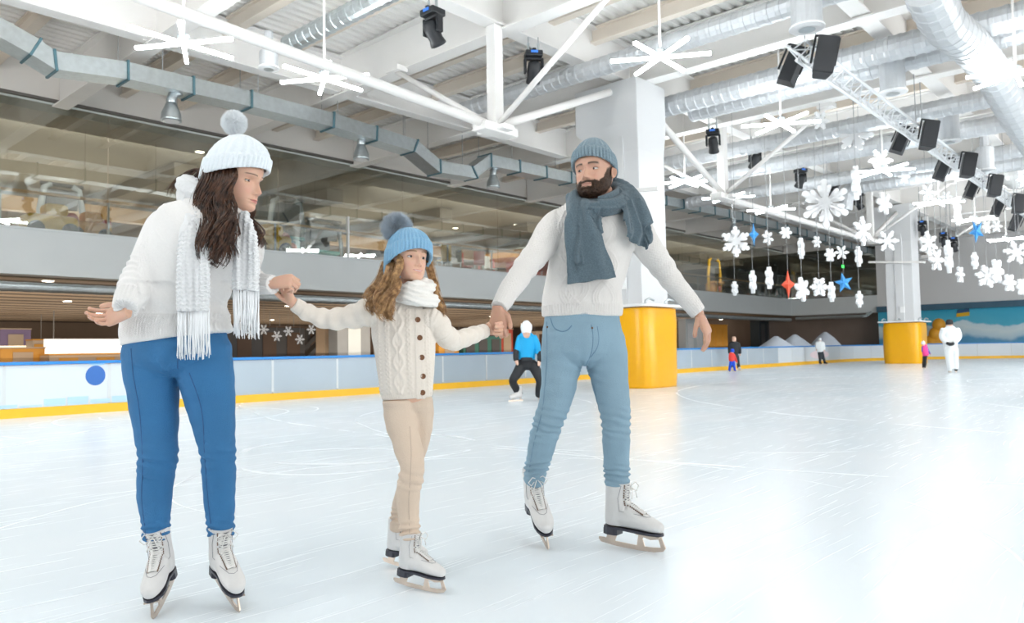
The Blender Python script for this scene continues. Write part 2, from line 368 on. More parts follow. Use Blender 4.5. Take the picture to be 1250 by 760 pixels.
# ------------------------------------------------------------------ pipe under the balcony and the ducts
def spiral(path, r, name, label, cat='duct', mt=None, cyc=0.16, group=None, nub=None):
    path = [Vector(p) for p in path]; pts = []; rad = []
    for i in range(len(path) - 1):
        L = (path[i + 1] - path[i]).length; n = max(2, int(L / cyc))
        for k in range(n):
            for t, rr in ((0.0, r), (0.55, r), (0.6, r * 1.05), (0.85, r * 1.05)):
                pts.append(path[i].lerp(path[i + 1], (k + t) / n)); rad.append(rr)
    pts.append(path[-1]); rad.append(r)
    o = MB().tube(pts, rad, 14).build(name, mt or galv, None, smooth=False); tag(o, label, cat, group); return o
spiral([(-8, YW - 0.9, 2.5), (XE - 2.5, YW - 0.9, 2.5)], 0.11, 'vent_pipe', 'long thin spiral pipe under the balcony of the left wall', 'pipe', cyc=0.5)
spiral([(XE - 0.8, YW - 0.6, 2.62), (XE - 0.8, 15.5, 2.62), (XE + 0.15, 15.45, 2.9)], 0.10, 'vent_pipe', 'short silver pipe under the balcony of the end wall', 'pipe', cyc=0.5)
# rectangular galvanised duct along the left wall, hung under the roof
YD = 15.5
pp = [(-60, 8), (38, 62), (62, 78), (150, 90), (300, 124), (400, 149), (500, 180), (530, 205), (572, 212), (592, 197), (690, 218), (760, 236), (900, 265), (990, 288), (1062, 308)]
pts = [on_y(a, b, YD) for a, b in pp]
pts = [Vector((p.x, YD, p.z)) for p in pts]
root = empty('air_duct', (0, 0, 0), 0, 'rectangular galvanised air duct hung along the upper left wall', 'duct')
mb = MB(); vs = []; fs = []
for i, p in enumerate(pts):
    a = pts[max(i - 1, 0)]; c = pts[min(i + 1, len(pts) - 1)]; d = (c - a).normalized(); up = Vector((-d.z, 0, d.x))
    for sy, sz in ((-1, -1), (1, -1), (1, 1), (-1, 1)): vs.append(p + Vector((0, sy * 0.26, 0)) + up * (sz * 0.17))
for i in range(len(pts) - 1):
    for j in range(4): fs.append((i * 4 + j, i * 4 + (j + 1) % 4, (i + 1) * 4 + (j + 1) % 4, (i + 1) * 4 + j))
fs.append((3, 2, 1, 0)); e = (len(pts) - 1) * 4; fs.append((e, e + 1, e + 2, e + 3))
mb.add(vs, fs).build('duct_body', galv, root)
fl = MB(); acc = 0
for i in range(len(pts) - 1):
    a, c = pts[i], pts[i + 1]; L = (c - a).length; d = (c - a).normalized(); n = max(1, int(L / 1.25))
    for k in range(n):
        p = a + d * (L * k / n); up = Vector((-d.z, 0, d.x)); Mx = Matrix((d, Vector((0, 1, 0)), up)).transposed()
        MB().box(p, (0.045, 0.58, 0.40), M=Mx).build('flange', darkst, root)
hw = MB()
for p in pts[3:]: hw.beam(p + Vector((0, .25, 0)), (p.x, p.y + .25, 7.9), 0.012, 0.012)
for k in range(7): x = 6.5 + 2.1 * k; hw.beam((x, YD - .25, 6.4), (x, YD - .25, 7.9), 0.012, 0.012)
hw.build('hanger_rods', cable, root)
# bell nozzles hanging from that duct
def bell(p, label, zt=0.55, s=1.0):
    root = empty('air_nozzle', p, 0, label, 'air nozzle', 'bell shaped air nozzles')
    MB().tube([(0.18 * s, 0, zt), (0.12 * s, 0, zt - 0.03), (0.03 * s, 0, zt - 0.1), (0, 0, zt - 0.2), (0, 0, 0.18)], [0.1 * s] * 5, 12).build('neck', galv, root, smooth=True)
    MB().lathe([(0.10 * s, 0.28), (0.13 * s, 0.2), (0.19 * s, 0.06), (0.2 * s, -0.06), (0.205 * s, -0.1), (0.17 * s, -0.1)], n=20).build('bell', galv, root, smooth=True)
    MB().lathe([(0.16 * s, -0.105), (0.16 * s, -0.11)], n=16).build('grille', mat('lamp_white', (0.85, 0.86, 0.86), 0.5), root)
    return root
for q, l in (((209, 142), 'bell air nozzle hanging above the woman'), ((441, 190), 'bell air nozzle left of the duct bend'), ((602, 225), 'bell air nozzle right of the duct bend'), ((896, 280), 'bell air nozzle above the largest low snowflake')):
    bell(on_y(q[0], q[1], YD), l)
def nozzle(px, py, z, label, r=0.24, h=0.65):
    p = on_z(px, py, z); root = empty('jet_nozzle', p, 0, label, 'air nozzle', 'drum air nozzles under the roof')
    MB().lathe([(r, 0.0), (r * 1.02, 0.04), (r, 0.08), (r, h), (r * 0.9, h + 0.02)], n=20).build('drum', foil, root, smooth=False)
    MB().lathe([(r * 1.15, -0.03), (r * 1.15, 0.0)], n=20).build('rim', plat, root)
    MB().lathe([(r * 0.55, -0.05), (r * 0.35, -0.035)], n=14).build('diffuser', galv, root)
    MB().tube([(0, 0, h), (0, 0, 6.98 - z)], r * 0.5, 8).build('riser', foil, root)
nozzle(328, 82, 6.3, 'small drum nozzle beside the second star lamp', 0.17, 0.28)
nozzle(985, 33, 6.0, 'drum nozzle above the first loudspeaker pair')
nozzle(1090, 112, 6.0, 'drum nozzle right of the lighting truss')
nozzle(1159, 172, 6.0, 'drum nozzle behind the second loudspeaker pair')
nozzle(1203, 207, 6.0, 'drum nozzle behind the third loudspeaker pair')
# round ducts running across the hall
def ductline(px, py, z, y0, y1, r, label, drop=False, mt=None):
    p = on_z(px, py, z); path = [(p.x, y0, z), (p.x, y1, z)]
    if drop: path += [(p.x, y1 + 0.35, z - 0.15), (p.x + 0.0, y1 + 0.45, z - 0.8)]
    spiral(path, r, 'round_duct', label, 'duct', mt or foil, 0.22)
ductline(400, 30, 6.9, 0, on_z(330, 48, 6.9).y, 0.17, 'spiral duct ending above the first two star lamps', mt=galv)
ductline(700, 92, 6.75, -8, on_z(552, 132, 6.75).y, 0.19, 'spiral duct passing in front of the near pillar top', mt=foil)
ductline(950, 95, 6.7, -8, on_z(805, 130, 6.7).y, 0.24, 'wrapped duct with a downpipe right of the near pillar', True)
ductline(1080, 80, 6.75, -8, 9.2, 0.22, 'wrapped duct crossing above the lighting truss')
ductline(1060, 150, 6.7, -8, 15.1, 0.22, 'wrapped duct crossing behind the first pair of loudspeakers')
ductline(1200, 155, 6.7, -8, 15.1, 0.24, 'wrapped duct behind the second pair of loudspeakers')
ductline(1000, 222, 6.7, -8, 15.1, 0.22, 'far wrapped duct beyond the moving head row')
ductline(1200, 205, 6.7, -8, on_z(1062, 235, 6.7).y, 0.24, 'far wrapped duct with downpipe beside the far pillar', True)
pth = [on_y(a, b, 2.75) for a, b in ((1128, -60), (1142, 10), (1152, 30), (1180, 52), (1196, 62), (1215, 95), (1245, 150), (1275, 195))]
pth = [Vector((p.x, 2.75, min(p.z, 6.1))) for p in pth]
spiral(pth, 0.31, 'flexible_duct', 'big wrinkled silver duct crossing the top right corner', 'duct', foil, 0.3)
# ------------------------------------------------------------------ star lamps
tubem = mat('lamp_tube', (1, 1, 1), 0.4, emit=(0.93, 0.98, 1.0), estr=42.0)
def star_lamp():
    root = empty('star_lamp', (0, 0, 5.6))
    for a in (62, 2, 122):
        d = Vector((math.cos(R(a)), math.sin(R(a)), 0)); MB().beam(d * -0.8, d * 0.8, 0.05, 0.045).build('light_bar', tubem, root)
    MB().lathe([(0.07, 0.03), (0.09, 0.05), (0.09, 0.12), (0.05, 0.15)], n=16).build('hub', galv, root)
    MB().tube([(0, 0, 0.12), (0, 0, 2.35)], 0.022, 8).build('hanger_rod', white, root)
    return root
lamp0 = star_lamp()
LL = [((224, 53), 'white star lamp at the top left, above the woman'), ((396, 96), 'white star lamp second from the left, over the girl'), ((806, 70), 'white star lamp above the near pillar'),
      ((953, 151), 'white star lamp between the near pillar and the speakers'), ((836, 222), 'small star lamp just right of the near pillar'), ((889, 241), 'small star lamp under the white brace'),
      ((941, 256), 'small star lamp left of the biggest snowflake'), ((1078, 208), 'star lamp behind the second pair of snowflakes'), ((1146, 247), 'star lamp right of the far pillar top'),
      ((1190, 268), 'star lamp above the right blue star'), ((1228, 292), 'farthest star lamp at the right edge'), ((1240, 90), 'star lamp cut by the right edge near the silver duct')]
for i, (q, l) in enumerate(LL):
    o = lamp0 if i == 0 else copy_tree(lamp0); o.location = on_z(q[0], q[1], 5.6); tag(o, l, 'star lamp', 'star shaped lamps')
for x, y in ((0.0, 6.3), (5.3, 6.3), (-1, 1.5), (10.4, 1.9), (34, 1.9), (26, 1.9), (1.0, 11.2), (15.8, 2.2)):
    if (x, y) == (15.8, 2.2): continue
    o = copy_tree(lamp0); o.location = (x, y, 5.6); tag(o, 'star lamp outside the frame ' + {(0.0, 6.3): 'left of and behind the family', (5.3, 6.3): 'high above the girl', (-1, 1.5): 'just behind the camera', (10.4, 1.9): 'to the right of the camera', (34, 1.9): 'beyond the right edge, farther one', (26, 1.9): 'beyond the right edge, nearer one', (1.0, 11.2): 'beyond the left edge'}[(x, y)], 'star lamp', 'star shaped lamps')
# ------------------------------------------------------------------ moving head spotlights
def moving_head():
    root = empty('moving_head_light', (0, 0, 0))
    MB().box((0, 0, -0.12), (0.34, 0.30, 0.12)).box((0, 0.0, -0.04), (0.08, 0.3, 0.04)).build('base', black, root, bevel=0.03)
    MB().tube([(-.1, 0, -.05), (-.1, 0, .12)], .025, 8).tube([(.1, 0, -.05), (.1, 0, .12)], .025, 8).build('clamp', galv, root)
    y = MB().box((0, 0, -0.2), (0.30, 0.12, 0.06)).box((-0.17, 0, -0.34), (0.05, 0.14, 0.3)).box((0.17, 0, -0.34), (0.05, 0.14, 0.3)).build('yoke', black, root, bevel=0.02)
    M3 = Matrix.Rotation(R(35), 3, 'X'); h = MB().lathe([(0.06, 0.2), (0.12, 0.16), (0.135, 0.0), (0.12, -0.12), (0.14, -0.2), (0.14, -0.24), (0.11, -0.25)], (0, 0, -0.44), 18, M3).build('head', black, root, smooth=True)
    MB().lathe([(0.1, -0.252), (0.1, -0.256)], (0, 0, -0.44), 18, M3).build('lens', mat('lens', (0.08, 0.12, 0.2), 0.1), h)
    MB().box((0.0, -0.15, -0.1), (0.14, 0.02, 0.05)).build('display', mat('display_blue', (0.05, 0.2, 0.7), 0.3, emit=(0.05, 0.25, 1), estr=0.2), root)
    return root
mh = moving_head()
MH = [(528, 8, 'nearest black moving head light, above the girl'), (651, 60, 'second moving head light, beside the near pillar'), (870, 156, 'black moving head light just right of the near pillar'), (921, 178, 'moving head light behind a white brace'),
      (977, 204, 'moving head light left of the biggest snowflake'), (1018, 222, 'moving head light behind the biggest snowflake'), (1047, 234, 'moving head light behind a thin snowflake')]
random.seed(3)
for i, (a, b, l) in enumerate(MH):
    o = mh if i == 0 else copy_tree(mh); p = on_y(a, b, 9.5); o.location = (p.x, 9.5, p.z); o.rotation_euler = (0, 0, R(random.uniform(-80, 80) - 48)); o.scale = (1, 1, 1); tag(o, l, 'stage light', 'moving head lights')
for a, b, l in ((1126, 268, 'dark spotlight left of the others by the far pillar'), (1152, 282, 'middle dark spotlight by the far pillar'), (1164, 288, 'right dark spotlight by the far pillar')):
    o = copy_tree(mh); o.location = at_d(a, b, 33.0); tag(o, l, 'stage light', 'moving head lights')
for o in [q for q in COL.objects if q.name.startswith('moving_head_light')]:
    top = (7.06 if abs(o.location.y - 9.5) < .01 else 8.0) - o.location.z
    for sx in (-.1, .1): MB().beam((sx, 0, .1), (sx, 0, top), .02, .02).build('mount', cable, o)
# ------------------------------------------------------------------ truss with loudspeakers
YT = 4.6; ZT = 5.62
root = empty('lighting_truss', (0, YT, ZT), 0, 'long triangular aluminium truss carrying the loudspeakers', 'truss')
alu = mat('aluminium', (0.78, 0.80, 0.82), 0.35, 0.5)
x0, x1 = 12.0, 40.0
for a, b in ((-0.16, 0.12), (0.16, 0.12), (0, -0.16)): MB().tube([(x0, a, b), (x1, a, b)], 0.028, 8).build('chord', alu, root)
mb = MB(); k = 0; x = x0; cs = [(-0.16, 0.12), (0.16, 0.12), (0, -0.16)]
while x < x1 - .3:
    for i in range(3):
        a = cs[i]; b = cs[(i + 1) % 3]; mb.tube([(x, *a), (x + 0.25, *b)], 0.012, 5, False).tube([(x + 0.25, *b), (x + 0.5, *a)], 0.012, 5, False)
    x += 0.5
mb.build('lacing', alu, root)
mb = MB()
for x in (12.4, 19, 26, 33):
    for w_ in (0, .5): MB().tube([(x + w_, 0, 0.1), (x + w_, 0, 2.3)], 0.01, 5).build('hanger_wire', cable, root)
def speaker():
    root = empty('loudspeaker', (0, 0, 0)); w, d, h = 0.30, 0.32, 0.56
    vs = []; 
    for z in (-h / 2, h / 2): vs += [(-w / 2, -d / 2, z), (w / 2, -d / 2, z), (w * 0.34, d / 2, z), (-w * 0.34, d / 2, z)]
    MB().add(vs, [(3, 2, 1, 0), (4, 5, 6, 7), (0, 1, 5, 4), (1, 2, 6, 5), (2, 3, 7, 6), (3, 0, 4, 7)]).build('cabinet', black, root, bevel=0.015)
    MB().box((0, -d / 2 - 0.006, 0), (w * .92, 0.012, h * .94)).build('grille', mat('grille_black', (0.03, 0.032, 0.036), 0.7, bump=.6, bump_scale=150), root)
    MB().beam((-w / 2 - .02, 0.02, -.1), (-w / 2 - .02, .02, .32), .03, .03).beam((w / 2 + .02, .02, -.1), (w / 2 + .02, .02, .32), .03, .03).beam((-w / 2 - .02, .02, .32), (w / 2 + .02, .02, .32), .03, .03).build('bracket', black, root)
    return root
sp = speaker()
pairs = [(966, 81, 1006, 70), (1100, 171, 1133, 165), (1151, 206, 1181, 202), (1187, 230, 1214, 227), (1219, 253, 1243, 249), (1240, 272, 1262, 266)]
words = ['first', 'second', 'third', 'fourth', 'fifth', 'sixth']
n = 0
for i, (a, b, c, d) in enumerate(pairs):
    for j, (px, py, yy) in enumerate(((a, b, YT + 0.42), (c, d, YT - 0.33))):
        o = sp if n == 0 else copy_tree(sp); n += 1
        p = on_y(px, py, yy); o.location = (p.x, yy, p.z + 0.0)
        o.rotation_euler = (R(0), R(-24 if j == 0 else 12), R(200 - 90 if j == 0 else -60)); o.scale = (1.08, 1.08, 1.08)
        o.rotation_mode = 'XYZ'
        tag(o, ('left' if j == 0 else 'right') + ' black loudspeaker of the ' + words[i] + ' pair along the truss', 'loudspeaker', 'loudspeakers on the truss')
# mirror ball
p = at_d(1240, 212, 26); root = empty('mirror_ball', p, 0, 'pale mirror ball by the right edge', 'mirror ball')
MB().ball((0, 0, 0), 0.55, 24).build('ball', mat('mirror_tiles', (0.8, 0.8, 0.78), 0.25, 0.6, bump=0.5, bump_scale=14), root)
MB().tube([(0, 0, .5), (0, 0, 8.0 - p.z)], .02, 6).build('rod', cable, root)
# ------------------------------------------------------------------ snowflakes and stars
snow = mat('snowflake_foam', (0.93, 0.94, 0.95), 0.6, noise_amt=0.0)
def flake_poly(kind):
    pts = []; 
    for k in range(6):
        a = k * math.pi / 3; d = Vector((math.cos(a), math.sin(a))); s = Vector((-d.y, d.x))
        if kind == 0: arm = [(0.22, -0.13), (0.45, -0.07), (0.48, -0.10), (0.62, -0.28), (0.74, -0.26), (0.76, -0.17), (0.66, -0.07), (0.78, -0.06), (0.84, -0.13), (0.95, -0.12), (1.0, -0.04)]
        elif kind == 1: arm = [(0.26, -0.15), (0.5, -0.09), (0.56, -0.2), (0.68, -0.24), (0.74, -0.16), (0.72, -0.1), (0.86, -0.13), (0.98, -0.1), (1.0, -0.03)]
        else: arm = [(0.45, -0.22), (0.66, -0.25), (0.74, -0.18), (0.78, -0.2), (0.92, -0.16), (0.97, -0.06)]
        for x, y in arm + [(x, -y) for x, y in reversed(arm)]: q = d * x + s * y; pts.append((q.x, q.y))
    return pts
FP = [flake_poly(0), flake_poly(1), flake_poly(2)]
def flake(px, py, w, h, d, kind, label, rot=0.0):
    r = h / 2 * d / FPX; c = at_d(px, py, d); ratio = max(0.08, min(1.0, w / h)); rot = math.pi / 6 if ratio < .35 else rot
    # turn about the vertical so that its seen width shrinks by the ratio
    view = (c - CP); view.z = 0; base = math.atan2(view.y, view.x) + math.pi / 2 + math.acos(ratio)
    ux = Vector((math.cos(base), math.sin(base), 0)); uz = Vector((0, 0, 1))
    if ratio < .35: kind = 2
    root = empty('snowflake_decoration', c, 0, label, 'snowflake', 'white snowflakes hung from the roof')
    poly = [(x * math.cos(rot) - y * math.sin(rot), x * math.sin(rot) + y * math.cos(rot)) for x, y in FP[kind]]
    th = 0.07 if ratio > .3 else 0.1
    k = len(poly); nrm = ux.cross(uz).normalized() * (th / 2)
    vs = [(0, 0, 0)]; P3 = [ux * (x * r) + uz * (y * r) for x, y in poly]
    vs = [nrm * 1.0] + [p + nrm for p in P3] + [-nrm] + [p - nrm for p in P3]
    fs = [(0, 1 + i, 1 + (i + 1) % k) for i in range(k)] + [(k + 1, k + 2 + (i + 1) % k, k + 2 + i) for i in range(k)] + [(1 + i, k + 2 + i, k + 2 + (i + 1) % k, 1 + (i + 1) % k) for i in range(k)]
    MB().add(vs, fs).build('flake', snow, root)
    MB().tube([(0, 0, r * 0.9), (0, 0, max(r, 8.0 - c.z))], 0.006, 4).build('thread', cable, root)
H2 = math.pi / 6
FL = [(1007, 248, 58, 60, 20, 0, 'biggest white snowflake, hanging right of the near pillar', 0.5), (898, 295, 35, 38, 20, 0, 'branched snowflake hanging left of the blue diamond star', .5), (937, 290, 12, 18, 24, 1, 'small turned snowflake right of the blue diamond star', .3), (959, 284, 14, 16, 24, 2, 'small round snowflake in the upper row', 0),
      (978, 303, 5, 27, 24, 1, 'edge-on snowflake below the small round one', 0), (997, 295, 9, 15, 25, 1, 'tiny snowflake left of the wires under the largest flake', 0), (1013, 311, 11, 18, 24, 2, 'oval snowflake left of a small open flake', 0), (1027, 308, 17, 18, 25, 1, 'small open snowflake left of the far pillar', 0),
      (1053, 282, 20, 36, 22, 1, 'turned snowflake overlapping the far pillar edge', .5), (1048, 313, 6, 26, 26, 1, 'edge-on snowflake left of the far pillar', 0), (897, 352, 5, 18, 24, 1, 'lowest edge-on snowflake over the left balcony', 0), (919, 344, 6, 29, 24, 1, 'edge-on snowflake leaning below the branched one', 0),
      (939, 339, 6, 28, 21, 1, 'edge-on snowflake left of the red star', 0), (979, 353, 16, 31, 23, 2, 'turned snowflake right of the red star', .3), (1000, 350, 20, 25, 22, 0, 'dense round snowflake over the balcony corner', 0), (1015, 356, 6, 25, 23, 1, 'edge-on snowflake left of the blue five pointed star', 0),
      (1049, 365, 7, 21, 24, 1, 'lowest edge-on snowflake beside the far pillar', 0), (1045, 223, 7, 44, 18.5, 1, 'tall edge-on snowflake right of the biggest one', 0), (1043, 163, 44, 44, 20, 0, 'large pale snowflake high under the roof', .2), (1075, 196, 26, 30, 21.3, 1, 'pale snowflake above a star lamp', 0),
      (1103, 215, 13, 20, 26, 1, 'little snowflake beside a star lamp end', 0), (1079, 248, 17, 29, 25, 2, 'oval snowflake above the far pillar', .2), (1132, 235, 18, 22, 27, 1, 'six armed snowflake right of the far pillar top', 0), (1083, 294, 26, 27, 23, 1, 'open snowflake in front of the far pillar', 0),
      (1133, 297, 20, 30, 23, 1, 'upper snowflake of the cluster right of the far pillar', .4), (1143, 317, 15, 28, 22, 1, 'lower snowflake of the cluster right of the far pillar', 0), (1158, 313, 7, 42, 24, 1, 'tall edge-on snowflake before the grey wall', 0), (1172, 335, 8, 21, 25, 1, 'small turned snowflake low on the grey wall', 0),
      (1190, 318, 5, 21, 25, 1, 'edge-on snowflake under the right blue star', 0), (1205, 337, 25, 29, 22, 0, 'dense snowflake low on the grey wall', .2), (1217, 331, 13, 33, 23, 2, 'turned snowflake overlapping the dense one', 0), (1232, 345, 13, 23, 23, 2, 'round snowflake right of the dense one', 0),
      (1241, 308, 28, 30, 22, 1, 'open snowflake at the right edge', .2), (1204, 277, 10, 17, 27, 2, 'small snowflake right of the right blue star', 0), (1216, 276, 12, 16, 27, 1, 'small snowflake second right of the blue star', 0), (1169, 258, 6, 36, 26, 1, 'edge-on snowflake beside a star lamp end', 0),
      (1155, 240, 12, 14, 27, 1, 'small pale snowflake above a star lamp', 0), (1247, 350, 10, 22, 25, 2, 'lowest snowflake cut by the right edge', 0), (1248, 220, 12, 22, 24, 1, 'snowflake cut by the right edge above the lamps', 0), (1001, 147, 20, 24, 19, 1, 'pale snowflake above the moving heads', 0)]
for q in FL: flake(*q)
def paper_star(px, py, w, h, d, color, label, pts_n=5, rot=0.0, turn=0.0):
    c = at_d(px, py, d); r = h / 2 * d / FPX
    root = empty('paper_star', c, 0, label, 'star', 'folded stars hung from the roof')
    view = (c - CP); base = math.atan2(view.y, view.x) - math.pi / 2 + turn; ux = Vector((math.cos(base), math.sin(base), 0)) * (w / h if turn == 0 else 1); uz = Vector((0, 0, 1)); nn = ux.cross(uz).normalized() * (r * 0.3)
    ring = []
    for k in range(2 * pts_n):
        a = rot + math.pi / 2 + math.pi * k / pts_n; rr = r * (1 if k % 2 == 0 else 0.42); ring.append(ux * (math.cos(a) * rr) + uz * (math.sin(a) * rr))
    n2 = 2 * pts_n; vs = ring + [nn, -nn]
    fs = [(i, (i + 1) % n2, n2) for i in range(n2)] + [((i + 1) % n2, i, n2 + 1) for i in range(n2)]
    MB().add(vs, fs).build('star_body', color, root)
    MB().tube([(0, 0, r * .8), (0, 0, 8.0 - c.z)], 0.006, 4).build('thread', cable, root)
bl = mat('star_blue', (0.06, 0.33, 0.75), 0.5); rd = mat('star_red', (0.85, 0.10, 0.04), 0.5); bl2 = mat('star_deep_blue', (0.03, 0.22, 0.55), 0.5)
paper_star(920, 286, 12, 30, 22, bl, 'blue diamond star beside the branched snowflake', 4)
paper_star(962, 347, 16, 36, 21, rd, 'red folded star over the left balcony', 4)
paper_star(1030, 345, 22, 26, 22, bl, 'blue five pointed star left of the far pillar', 5, R(10))
paper_star(1192, 282, 17, 30, 23.5, bl, 'blue folded star before the grey wall', 5, R(170))
# ------------------------------------------------------------------ rink boards
boardm = mat('board_panel', (0.40, 0.48, 0.55), 0.3, noise_scale=0.9, noise_amt=0.1)
boardw = mat('board_white', (0.66, 0.72, 0.77), 0.35, noise_scale=0.7, noise_amt=0.05)
railb = mat('rail_blue', (0.02, 0.24, 0.65), 0.4); kick = mat('kick_yellow', (0.90, 0.50, 0.02), 0.45); postm = mat('board_post', (0.62, 0.66, 0.68), 0.4)
path = [Vector((-10, YB, 0)), Vector((39, YB, 0))]
for k in range(1, 10): a = math.pi / 2 * (1 - k / 9); path.append(Vector((39 + 9 * math.cos(a), YB - 9 + 9 * math.sin(a) + 0, 0)))
path.append(Vector((48, -20, 0)))
# resample at 2.0 m
res = [path[0]]; 
for i in range(len(path) - 1):
    L = (path[i + 1] - path[i]).length; n = max(1, round(L / 1.5))
    for k in range(1, n + 1): res.append(path[i].lerp(path[i + 1], k / n))
root = empty('rink_board', (0, 0, 0), 0, 'low rink boards with blue top rail and yellow kick strip round the ice', 'rink boards')
HB = 0.82
rail = MB(); kp = MB()
for i in range(len(res) - 1):
    a, b = res[i], res[i + 1]; d = (b - a).normalized(); e = d * 0.012
    wh = a.x < 5.9 or a.x > 31
    MB().beam(a + e + Vector((0, 0, HB / 2 + .05)), b - e + Vector((0, 0, HB / 2 + .05)), 0.04, HB - 0.16).build('panel', boardw if wh else boardm, root)
    rail.beam(a + Vector((0, 0, HB)), b + Vector((0, 0, HB)), 0.09, 0.05)
    nrm = Vector((d.y, -d.x, 0)) * 0.03; kp.beam(a + nrm + Vector((0, 0, .07)), b + nrm + Vector((0, 0, .07)), 0.05, 0.14)
pm = MB()
for a in res: pm.box(a + Vector((0, 0, HB / 2 + .06)), (0.05, 0.05, HB - 0.2))
o = pm.build('posts', postm, root); o['kind'] = 'stuff'
rail.build('top_rail', railb, root); kp.build('kick_strip', kick, root)
# printed ads on the white boards
def soft_print(name, c0, rx, rz, color, parent, yq=YB - 0.024):
    mb = MB(); n = 28; mb.add([(c0[0], yq, c0[1])] + [(c0[0] + rx * math.cos(2 * math.pi * k / n), yq, c0[1] + rz * math.sin(2 * math.pi * k / n)) for k in range(n)], [(0, 1 + (k + 1) % n, 1 + k) for k in range(n)])
    return mb.build(name, color, parent)
pb = mat('print_blue', (0.03, 0.15, 0.50), 0.4); pl = mat('print_pale_blue', (0.40, 0.66, 0.88), 0.4)
q = on_y(116, 458, YB); soft_print('printed_ball', (q.x, q.z), 0.15, 0.16, pb, root); soft_print('printed_ball', (q.x + .02, q.z + .2), 0.13, 0.04, pl, root)
mb = MB(); 
for k in range(36):
    x = -6 + k * 0.33; h = 0.10 + 0.05 * math.sin(k * 1.7) + .03 * math.sin(k * .6); mb.span((x, YB - 0.026, 0.15), (x + 0.3, YB - 0.023, 0.15 + h))
mb.build('printed_skyline', mat('print_sky', (0.45, 0.68, 0.88), 0.4), root)
pk = mat('print_pink', (0.85, 0.72, 0.76), 0.4)
for (px, w) in ((1000, 1.2), (1025, 1.0), (1046, 1.0)):
    q = on_y(px, 433, YB) if False else on_y(px, 433, YB); 
    if q.x < 38.5: soft_print('printed_logo', (q.x, 0.42), w, 0.2, pk, root)
# ------------------------------------------------------------------ stalls behind the boards (pale tents)
tentm = mat('tent_cloth', (0.66, 0.72, 0.82), 0.7)
for px, hh, l in ((948, 410, 'pale peaked tent left of the grey-jacket skater'), (971, 408, 'middle pale peaked tent behind the boards'), (1008, 405, 'right pale peaked tent behind the grey-jacket skater')):
    b = on_y(px, 430, YB + 1.6); top = on_y(px, hh, YB + 1.6)
    root = empty('tent', (b.x, YB + 1.6, 0), 0, l, 'tent')
    H_ = top.z; MB().lathe([(0.8, 0.0), (0.8, HB + .02), (0.42, H_ * 0.82), (0.08, H_)], n=16).build('canopy', tentm, root, smooth=True)
    MB().lathe([(.82, HB - .1), (.82, HB)], n=16).build('hem', plat, root)
# ------------------------------------------------------------------ lower hall contents
warm = mat('spot_glow', (1, 1, 1), emit=(1.0, 0.9, 0.72), estr=9.0)
def downlight(px, py, z, label):
    p = on_z(px, py, z)
    if not (YW + .8 < p.y < 32.5 and p.x < XE + 12 and ray(px, py).z > 0): return
    root = empty('downlight', (p.x, p.y, z), 0, label, 'downlight', 'recessed downlights')
    MB().lathe([(0.12, -0.005), (0.12, -0.02)], n=14).build('bulb', warm, root); MB().lathe([(0.16, 0.0), (0.16, -0.01), (0.125, -0.012)], n=14).build('ring', plat, root)
LD = [(58, 384), (82, 382), (121, 384), (22, 390), (148, 390), (332, 392), (352, 394), (385, 398), (566, 393), (600, 396), (638, 398), (880, 404)]
NM = ['at the far left', 'third from the left', 'above the lit shop sign', 'second from the left', 'beside the woman\'s open hand', 'right of the woman\'s scarf', 'above the dark shop unit', 'left of the girl\'s hair', 'right of the girl', 'above the green counter', 'above the red machine', 'above the man in black']
for k, ((a, b), l) in enumerate(zip(LD, NM)):
    yy = 21.85 + 1.5 * (k * 5 % 13); r_ = on_y(a, 385, yy); root = empty('downlight', (r_.x, yy, ZB0 + .006), 0, 'small round downlight in the lower ceiling, ' + l, 'downlight', 'recessed downlights')
    MB().lathe([(0.13, -0.005), (0.13, -0.03)], n=14).build('bulb', warm, root); MB().lathe([(0.17, 0.0), (0.17, -0.015), (0.135, -0.02)], n=14).build('ring', plat, root)
UD = [((12, 242), 'at the far left'), ((146, 229), 'left of the woman'), ((244, 185), 'beside the woman\'s white hat'), ((556, 278), 'right of the girl\'s hat'), ((630, 274), 'above the carousel'), ((598, 210), 'left of the man'), ((200, 212), 'behind the woman\'s shoulder'), ((395, 240), 'left of the girl\'s pompom')]
for (a, b), l in UD: downlight(a, b, 6.94, 'small round downlight in the upper hall ceiling ' + l)
for x_ in (6, 24, 42):
    area('lower_hall_fill', (x_, 34, 0.9), 16, 22, 650, (1.0, 0.86, 0.68), (x_, 34, 3)); area('lower_hall_fill', (x_, 25, 2.7), 14, 4, 170, (1.0, 0.86, 0.68), (x_, 34, 0))  # unseen area fill added to brighten the lower hall and its ceiling
    area('upper_hall_fill', (x_, 28, 4.0), 14, 8, 520, (1.0, 0.88, 0.70), (x_, 28, 7)); area('upper_hall_fill', (x_, 22, 6.4), 14, 2, 350, (1.0, 0.92, 0.80), (x_, 30, 4))  # area fill added inside the upper hall, no lamp stands there
o = empty('shop_sign', (0, 0, 0)); MB().box((0, 0, 0), (3.7, 0.12, 0.68)).build('sign_panel', mat('sign_glow', (1, 1, 1), emit=(1.0, 0.97, 0.9), estr=0.95), o); p = on_y(112, 423, 36); o.location = p
for sx in (-1.5, 1.5): MB().beam((sx, 0, .3), (sx, 0, ZB0 + .01 - p.z), .03, .03).build('suspension_rod', cable, o)
tag(o, 'long white lit shop sign behind the boards at the left', 'shop sign')
o = o
